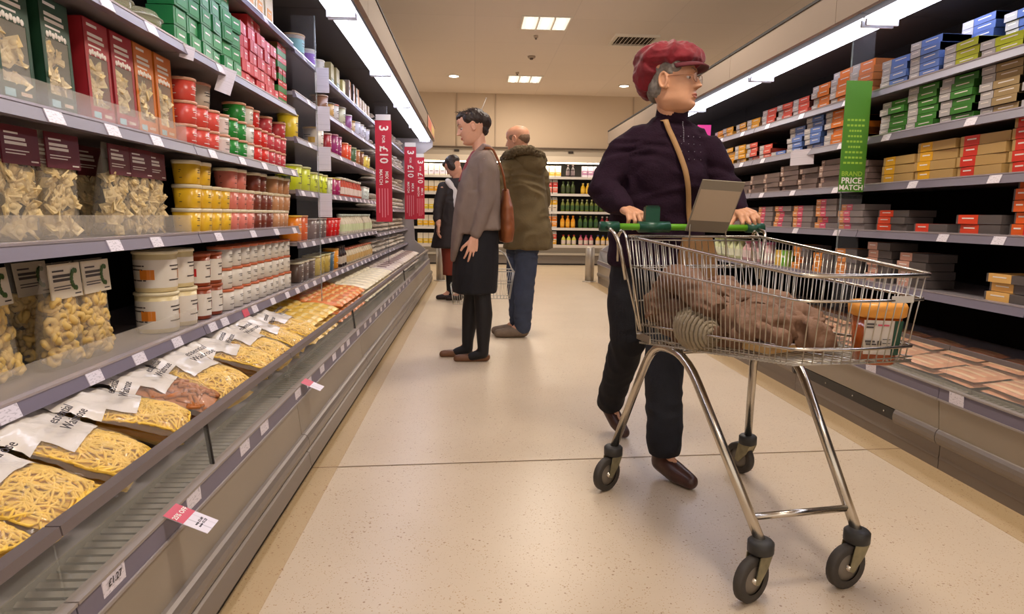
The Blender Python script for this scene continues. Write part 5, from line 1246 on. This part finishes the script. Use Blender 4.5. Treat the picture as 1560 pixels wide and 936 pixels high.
me = b.mesh('strap'); st = put(bag, 'strap', me); md = st.modifiers.new('s', 'SOLIDIFY'); md.thickness = .003
put(bag, 'bag_body', remesh(B().loft([((.90, 2.585, .70), .075, .03), ((.90, 2.585, .74), .085, .036), ((.895, 2.585, .86), .08, .03), ((.89, 2.585, .93), .06, .018)], M('bag_tan', (140, 102, 62), .5)), .006, 3))

# ============ woman in the grey cardigan looking at the left shelves
wm = thing('person', 'woman with dark pinned-up hair in grey-brown draped cardigan facing left shelves', 'person', (.03, 4.5, 0))
sk2 = skin_mat('skin_woman', (226, 172, 144))
TW = XF((-.022, 4.5, 1.582), radians(93), radians(-17), 0, .98)
H = head_mesh(TW, sk2, .95, 1.0)
wr = Vector((.000, 4.325, .845))
HN = hand_mesh(basis(wr, (-.12, -.02, -1), (.30, -1, 0)), sk2, 1, ((.12, .2, .15), (.10, .15, .1), (.12, .2, .1), (.2, .25, .15)), .13, (.7, .25))
core = limbs([('chain', [(.055, 4.5, 1.38), (.035, 4.5, 1.45), tuple(TW @ Vector((0, -.03, -.06)))], [.056, .049, .046]), ('loft', [((.02, 4.5, .80), .12, .15), ((.05, 4.5, 1.0), .085, .12), ((.035, 4.5, 1.2), .10, .13), ((.05, 4.5, 1.36), .07, .13)]),
    ('chain', [(.07, 4.35, 1.34), (.075, 4.33, 1.09), tuple(wr)], [.043, .036, .025]), ('chain', [(.05, 4.66, 1.34), (.08, 4.70, 1.08), (.10, 4.78, .80), (.10, 4.80, .72)], [.045, .038, .026, .03]),
    ('chain', [(.0, 4.58, .8), (-.02, 4.585, .48), (-.045, 4.59, .09), (-.12, 4.60, .04)], [.08, .05, .026, .014]), ('chain', [(.04, 4.42, .8), (.05, 4.43, .48), (.066, 4.44, .09), (-.02, 4.45, .035)], [.08, .05, .026, .014])], sk2, .012)
put(wm, 'body', merge([core, H, HN], 'body'))
TWL = Matrix.Translation(-wm.location) @ TW
eyes(wm, TWL, (60, 44, 34), True); lips(wm, TWL, (200, 118, 108)); brows(wm, TWL, (50, 36, 30))
mcd = M('grey_jersey', (132, 116, 107), .9, var=.06, vs=12, bump=.15, bs=120, spec=.2)
cd_ = limbs([('loft', [((.055, 4.5, .905), .128, .185), ((.055, 4.5, 1.0), .118, .165), ((.045, 4.5, 1.15), .128, .168), ((.045, 4.5, 1.28), .122, .172), ((.058, 4.5, 1.37), .085, .165), ((.060, 4.5, 1.42), .055, .09)]),
    ('loft', [((-.135, 4.44, .69), .016, .02), ((-.120, 4.45, .76), .030, .07), ((-.10, 4.46, .88), .045, .11), ((-.075, 4.47, 1.02), .055, .14), ((-.04, 4.48, 1.2), .06, .15), ((.0, 4.49, 1.36), .04, .10)]),
    ('loft', [((-.02, 4.36, .88), .07, .016), ((.0, 4.35, 1.0), .08, .03), ((.02, 4.36, 1.15), .08, .04)]),
    ('chain', [(.07, 4.385, 1.35), (.085, 4.345, 1.29), (.080, 4.325, 1.10), (.045, 4.325, .97), (.012, 4.325, .885)], [.060, .060, .050, .044, .037]),
    ('chain', [(.06, 4.61, 1.35), (.07, 4.66, 1.29), (.09, 4.70, 1.08), (.10, 4.77, .85)], [.060, .058, .048, .036])], mcd, .009, 4, folds(.007, 10, 4, 3))
put(wm, 'cardigan', cd_)
cl_ = limbs([('chain', [(-.045, 4.47, 1.30), (.0, 4.455, 1.39), (.062, 4.455, 1.455), (.098, 4.50, 1.45)], [.018, .020, .018, .018]), ('chain', [(.062, 4.545, 1.455), (.098, 4.50, 1.45)], [.018, .018])], M('lapel_jersey', (150, 128, 122), .85, bump=.15, bs=120), .006, 3)
put(wm, 'lapel', cl_)
put(wm, 'blouse', limbs([('loft', [((-.035, 4.5, 1.22), .075, .09), ((.0, 4.5, 1.36), .055, .07), ((.03, 4.5, 1.425), .045, .05)])], C((150, 62, 66), .7), .008, 3))
mskt = M('black_skirt', (20, 18, 24), .8, bump=.15, bs=90)
put(wm, 'skirt', limbs([('loft', [((.008, 4.5, .475), .150, .175), ((.010, 4.5, .60), .156, .180), ((.018, 4.5, .78), .150, .178), ((.035, 4.5, .92), .125, .155), ((.045, 4.5, 1.0), .10, .14)])], mskt, .010, 3, folds(.004, 12, 3, 8)))
mti = M('black_tights', (22, 19, 22), .6)
for (a, y) in (((-.02, -.035, -.040), 4.585), ((.05, .055, .068), 4.43)):
    t2 = limbs([('chain', [(a[0], y, .52), (a[0]+.01, y, .44), (a[1]+.015, y, .33), (a[2], y, .12), (a[2], y, .06), (a[2]-.08, y+.005, .035)], [.066, .060, .062, .042, .038, .030])], mti, .008, 3); floor_clip(t2, .006); put(wm, 'tights', t2)
mfl = M('tan_flats', (112, 74, 48), .45, var=.1)
for (hx, tx, y) in ((-.035, -.235, 4.60), (.085, -.130, 4.45)):
    me = remesh(B().chain([(hx, y, .030), ((hx+tx)/2, y, .026), (tx+.02, y, .018)], [.033, .035, .027], mfl, 14), .005, 2)
    for v in me.vertices:
        if v.co.z < .002: v.co.z = .002
        if v.co.z > .046: v.co.z = .046
    me.update(); put(wm, 'shoe', me)
mdh = M('dark_hair', (46, 31, 25), .45, var=.3, vs=60, bump=.4, bs=70)
b = B().ell((0, -.032, .042), (.077, .088, .074), mdh).ell((0, .022, .075), (.062, .060, .036), mdh).ell((0, -.098, .012), (.058, .046, .058), mdh).ell((0, -.080, -.040), (.045, .030, .040), mdh)
for s in (-1, 1): b.ell((s*.060, .002, .050), (.016, .044, .034), mdh)
hm = remesh(b, .0045, 3, .5, mdh); wrinkle(hm, folds(.0035, 55, 22, 5)); hm.transform(TW); ho = put(wm, 'hair', hm)
b = B(); rnd = random.Random(5)
for q in range(34):
    p = Vector((rnd.uniform(-.05, .05), rnd.uniform(-.06, .06), .104)); d = Vector((rnd.uniform(-.4, .4), rnd.uniform(-.6, .9), .7)); b.tube([p, p+d*.016, p+d*.026+Vector((0, .010, -.004))], [.0016, .0011, .0005], mdh, 4)
me = b.mesh('wisps'); me.transform(TWL); obj('wisps', me, ho)['kind'] = 'stuff'
b = B().tube([(0, -.085, .07), (0, -.150, .150)], .0032, M('hair_stick', (226, 220, 210), .3), 6).ell((0, -.153, .154), (.005, .005, .005), M('hair_stick', (226, 220, 210)), nu=7, nv=4); me = b.mesh('hair_stick'); me.transform(TWL); obj('hair_stick', me, ho)
hb_ = thing('handbag', 'brown leather bag hanging behind the cardigan woman', 'bag', (.225, 4.56, .80))
mlt = M('tan_leather', (140, 80, 44), .4, var=.15, vs=15)
put(hb_, 'bag_body', limbs([('loft', [((.222, 4.56, .82), .045, .13), ((.226, 4.56, .90), .055, .15), ((.222, 4.56, 1.05), .045, .13), ((.215, 4.56, 1.18), .022, .06)])], mlt, .007, 3, folds(.003, 14, 10, 2)))
put(hb_, 'strap', B().tube(smooth([(.215, 4.50, 1.16), (.19, 4.46, 1.30), (.12, 4.44, 1.44), (.07, 4.45, 1.44)]), .008, mlt, 8).mesh('strap'))
bsk = thing('wire_basket', 'chrome wire hand basket held behind the black skirt', 'basket', (.125, 4.83, .40))
def wirebox(root, lx, ly, h, m, hd=True):
    g = B(); P_ = lambda a, b_, z: (a*(lx/2-.03*(1-z/h)), b_*(ly/2-.03*(1-z/h)), z)
    for z, r in ((h, .004), (h*.55, .0022), (0, .003)): g.tube([P_(-1, -1, z), P_(1, -1, z), P_(1, 1, z), P_(-1, 1, z)], r, m, 6, closed=True)
    for k in range(13):
        q = -1+2*k/12
        for sg in (-1, 1): g.tube([P_(q, sg, 0), P_(q, sg, h)], .0016, m, 4); g.tube([P_(sg, q, 0), P_(sg, q, h)], .0016, m, 4)
        g.tube([P_(q, -1, 0), P_(q, 1, 0)], .0016, m, 4)
    obj('wires', g, root)['kind'] = 'stuff'
    if hd: obj('handle', B().tube(smooth([(-lx/2+.01, 0, h), (-lx*.28, 0, h+.15), (lx*.28, 0, h+.15), (lx/2-.01, 0, h)]), .005, m, 8), root)
wirebox(bsk, .34, .24, .20, M('basket_wire', (206, 204, 198), .3, metal=.5))
for o in bsk.children: pass

# ============ man in the olive parka
mn = thing('person', 'balding man in olive hooded parka and blue jeans seen from behind', 'person', (.38, 5.42, 0))
sk3 = skin_mat('skin_man', (206, 150, 118))
TM = XF((.345, 5.42, 1.605), radians(60), radians(-8), 0, 1.0)
H = head_mesh(TM, sk3, 1.02, 1.0)
core = limbs([('chain', [(.37, 5.42, 1.42), tuple(TM @ Vector((0, -.03, -.06)))], [.062, .058]), ('loft', [((.40, 5.42, .85), .15, .12), ((.39, 5.42, 1.1), .14, .11), ((.38, 5.42, 1.38), .15, .10)]),
    ('chain', [(.23, 5.38, 1.38), (.20, 5.36, 1.12), (.10, 5.50, 1.0)], [.05, .04, .03]), ('chain', [(.54, 5.48, 1.38), (.57, 5.56, 1.12), (.45, 5.72, 1.02)], [.05, .04, .03]),
    ('chain', [(.36, 5.49, .85), (.355, 5.49, .48), (.37, 5.50, .10), (.30, 5.50, .05)], [.09, .06, .045, .04]), ('chain', [(.44, 5.36, .85), (.42, 5.36, .48), (.405, 5.36, .10), (.33, 5.36, .05)], [.09, .06, .045, .04])], sk3, .012)
hnd = hand_mesh(basis((.10, 5.50, 1.0), (-.6, .7, -.1), (0, 0, 1)), sk3, 1, (.4, .5, .3), .03)
put(mn, 'body', merge([core, H, hnd], 'body'))
TML = Matrix.Translation(-mn.location) @ TM
eyes(mn, TML); lips(mn, TML, (170, 100, 90)); brows(mn, TML, (90, 70, 56))
mht = M('cropped_hair', (120, 92, 70), .7, var=.2, vs=80)
b = B().ell((0, -.045, .010), (.071, .066, .062), mht)
for s in (-1, 1): b.ell((s*.066, .0, .018), (.012, .040, .028), mht)
hm = remesh(b, .0045, 2, .5, mht); hm.transform(TM); put(mn, 'hair', hm)
mpk = M('olive_cotton', (98, 82, 52), .85, var=.12, vs=10, bump=.2, bs=80)
pk = limbs([('loft', [((.455, 5.42, .735), .205, .19), ((.445, 5.42, .85), .198, .185), ((.425, 5.42, 1.0), .185, .17), ((.405, 5.42, 1.18), .178, .16), ((.39, 5.42, 1.32), .168, .145), ((.38, 5.42, 1.42), .14, .12), ((.37, 5.42, 1.48), .085, .08)]),
    ('chain', [(.27, 5.37, 1.39), (.235, 5.345, 1.33), (.215, 5.33, 1.14), (.17, 5.38, 1.04), (.13, 5.45, 1.01)], [.07, .072, .064, .054, .046]), ('chain', [(.50, 5.46, 1.39), (.545, 5.48, 1.33), (.575, 5.54, 1.12), (.50, 5.66, 1.04)], [.07, .07, .062, .052])], mpk, .010, 4, folds(.011, 7, 9, 4))
pko = put(mn, 'parka', pk)
hd_ = limbs([('loft', [((.44, 5.37, 1.30), .08, .05), ((.45, 5.36, 1.38), .125, .085), ((.44, 5.37, 1.46), .135, .10), ((.41, 5.39, 1.50), .11, .09)])], mpk, .008, 4, folds(.006, 12, 12, 2))
hdo = put(mn, 'hood', hd_)
mfur = M('fur_trim', (92, 78, 56), .95, var=.3, vs=80)
me = limbs([('chain', [(.235, 5.42, 1.45), (.26, 5.32, 1.475), (.34, 5.27, 1.51), (.44, 5.27, 1.515), (.53, 5.33, 1.48), (.565, 5.42, 1.44)], [.022, .027, .029, .029, .027, .022]), ('chain', [(.235, 5.42, 1.45), (.30, 5.50, 1.48), (.40, 5.53, 1.49), (.50, 5.50, 1.47), (.565, 5.42, 1.44)], [.022, .026, .026, .026, .022])], mfur, .006, 2, folds(.012, 70, 70, 3))
put(mn, 'fur_trim', me)
mjn = M('blue_jeans', (58, 66, 86), .8, var=.18, vs=9, bump=.2, bs=140)
jn = limbs([('loft', [((.41, 5.42, .80), .15, .13), ((.41, 5.42, .92), .15, .13)]), ('chain', [(.365, 5.49, .78), (.36, 5.49, .48), (.375, 5.495, .10)], [.095, .078, .064]), ('chain', [(.435, 5.36, .78), (.42, 5.36, .48), (.405, 5.36, .09)], [.098, .082, .068])], mjn, .010, 3, folds(.008, 8, 11, 6))
floor_clip(jn, .035); put(mn, 'jeans', jn)
mss = M('suede_shoe', (124, 106, 90), .85, var=.1, vs=40)
for (x, y) in ((.0, 5.36), (-.02, 5.50)):
    me = remesh(B().chain([(.425+x, y, .075), (.415+x, y, .05), (.29+x, y-.01, .04), (.205+x, y-.015, .034)], [.045, .048, .045, .036], mss, 14), .006, 2)
    floor_clip(me, .002); s_ = put(mn, 'shoe', me)

# ============ person in black bending over the far left display
pf = thing('person', 'dark-haired person in black coat and white scarf bowing their head beyond the cardigan woman', 'person', (-.27, 7.75, 0))
sk4 = skin_mat('skin_far', (206, 150, 124))
TP = XF((-.245, 7.75, 1.55), radians(70), radians(-38), 0, 1.0)
H = head_mesh(TP, sk4)
core = limbs([('chain', [(-.20, 7.75, 1.36), tuple(TP @ Vector((0, -.03, -.06)))], [.055, .05]), ('loft', [((-.22, 7.75, .8), .13, .11), ((-.24, 7.75, 1.1), .13, .10), ((-.22, 7.75, 1.34), .13, .09)]),
    ('chain', [(-.36, 7.66, 1.30), (-.42, 7.60, 1.05), (-.40, 7.55, .88)], [.05, .04, .03]), ('chain', [(-.12, 7.85, 1.30), (-.10, 7.86, 1.05), (-.2, 7.7, .9)], [.05, .04, .03]),
    ('chain', [(-.26, 7.80, .8), (-.27, 7.80, .45), (-.28, 7.80, .08), (-.36, 7.80, .04)], [.08, .055, .04, .03]), ('chain', [(-.17, 7.72, .8), (-.18, 7.72, .45), (-.16, 7.72, .08), (-.24, 7.72, .04)], [.08, .055, .04, .03])], sk4, .014)
hnd = hand_mesh(basis((-.40, 7.55, .88), (-.1, 0, -1), (-1, -.3, 0)), sk4, 1, (.3, .4, .3), .04)
put(pf, 'body', merge([core, H, hnd], 'body'))
TPL = Matrix.Translation(-pf.location) @ TP; eyes(pf, TPL); lips(pf, TPL, (170, 90, 86)); brows(pf, TPL, (40, 30, 26))
b = B().ell((0, -.025, .050), (.084, .095, .078), mdh).ell((0, .045, .075), (.070, .045, .035), mdh)
for s in (-1, 1): b.ell((s*.070, -.01, -.0), (.018, .045, .06), mdh)
hm = remesh(b, .0055, 2, .5, mdh); wrinkle(hm, folds(.003, 60, 20, 1)); hm.transform(TP); put(pf, 'hair', hm)
mbc = M('black_coat', (34, 24, 24), .7, bump=.2, bs=60)
put(pf, 'coat', limbs([('loft', [((-.30, 7.74, .62), .20, .17), ((-.28, 7.74, .8), .18, .16), ((-.27, 7.74, 1.0), .165, .145), ((-.26, 7.75, 1.2), .165, .135), ((-.23, 7.75, 1.34), .14, .11), ((-.21, 7.75, 1.42), .07, .07)]),
    ('chain', [(-.35, 7.68, 1.31), (-.405, 7.62, 1.10), (-.42, 7.58, .95)], [.065, .058, .046]), ('chain', [(-.13, 7.84, 1.31), (-.10, 7.86, 1.05), (-.18, 7.74, .93)], [.065, .058, .046])], mbc, .011, 4, folds(.007, 9, 9, 4)))
put(pf, 'scarf', limbs([('chain', [(-.30, 7.66, 1.38), (-.22, 7.66, 1.28), (-.20, 7.62, 1.10)], [.035, .04, .035])], C((214, 208, 206), .8), .007, 3))
mrd = M('rust_skirt', (124, 48, 30), .8)
put(pf, 'skirt', limbs([('loft', [((-.24, 7.75, .30), .12, .12), ((-.24, 7.75, .5), .13, .13), ((-.25, 7.75, .7), .14, .13)])], mrd, .010, 3, folds(.004, 14, 5, 4)))
for (x, y) in ((-.28, 7.80), (-.165, 7.72)):
    me = limbs([('chain', [(x, y, .32), (x, y, .10), (x-.0, y, .05)], [.055, .04, .036])], mti, .009, 2); floor_clip(me, .01); put(pf, 'tights', me)
    me = remesh(B().chain([(x+.01, y, .04), (x-.07, y, .032), (x-.14, y, .025)], [.038, .038, .030], C((40, 26, 24), .4), 12), .006, 2); floor_clip(me, .002); put(pf, 'shoe', me)
b2 = thing('wire_basket', 'pale wire basket on the floor beside the far person in black', 'basket', (-.08, 7.45, .25)); wirebox(b2, .36, .26, .22, M('basket_wire', (206, 204, 198), .3, metal=.5))
b2.location.z = .004
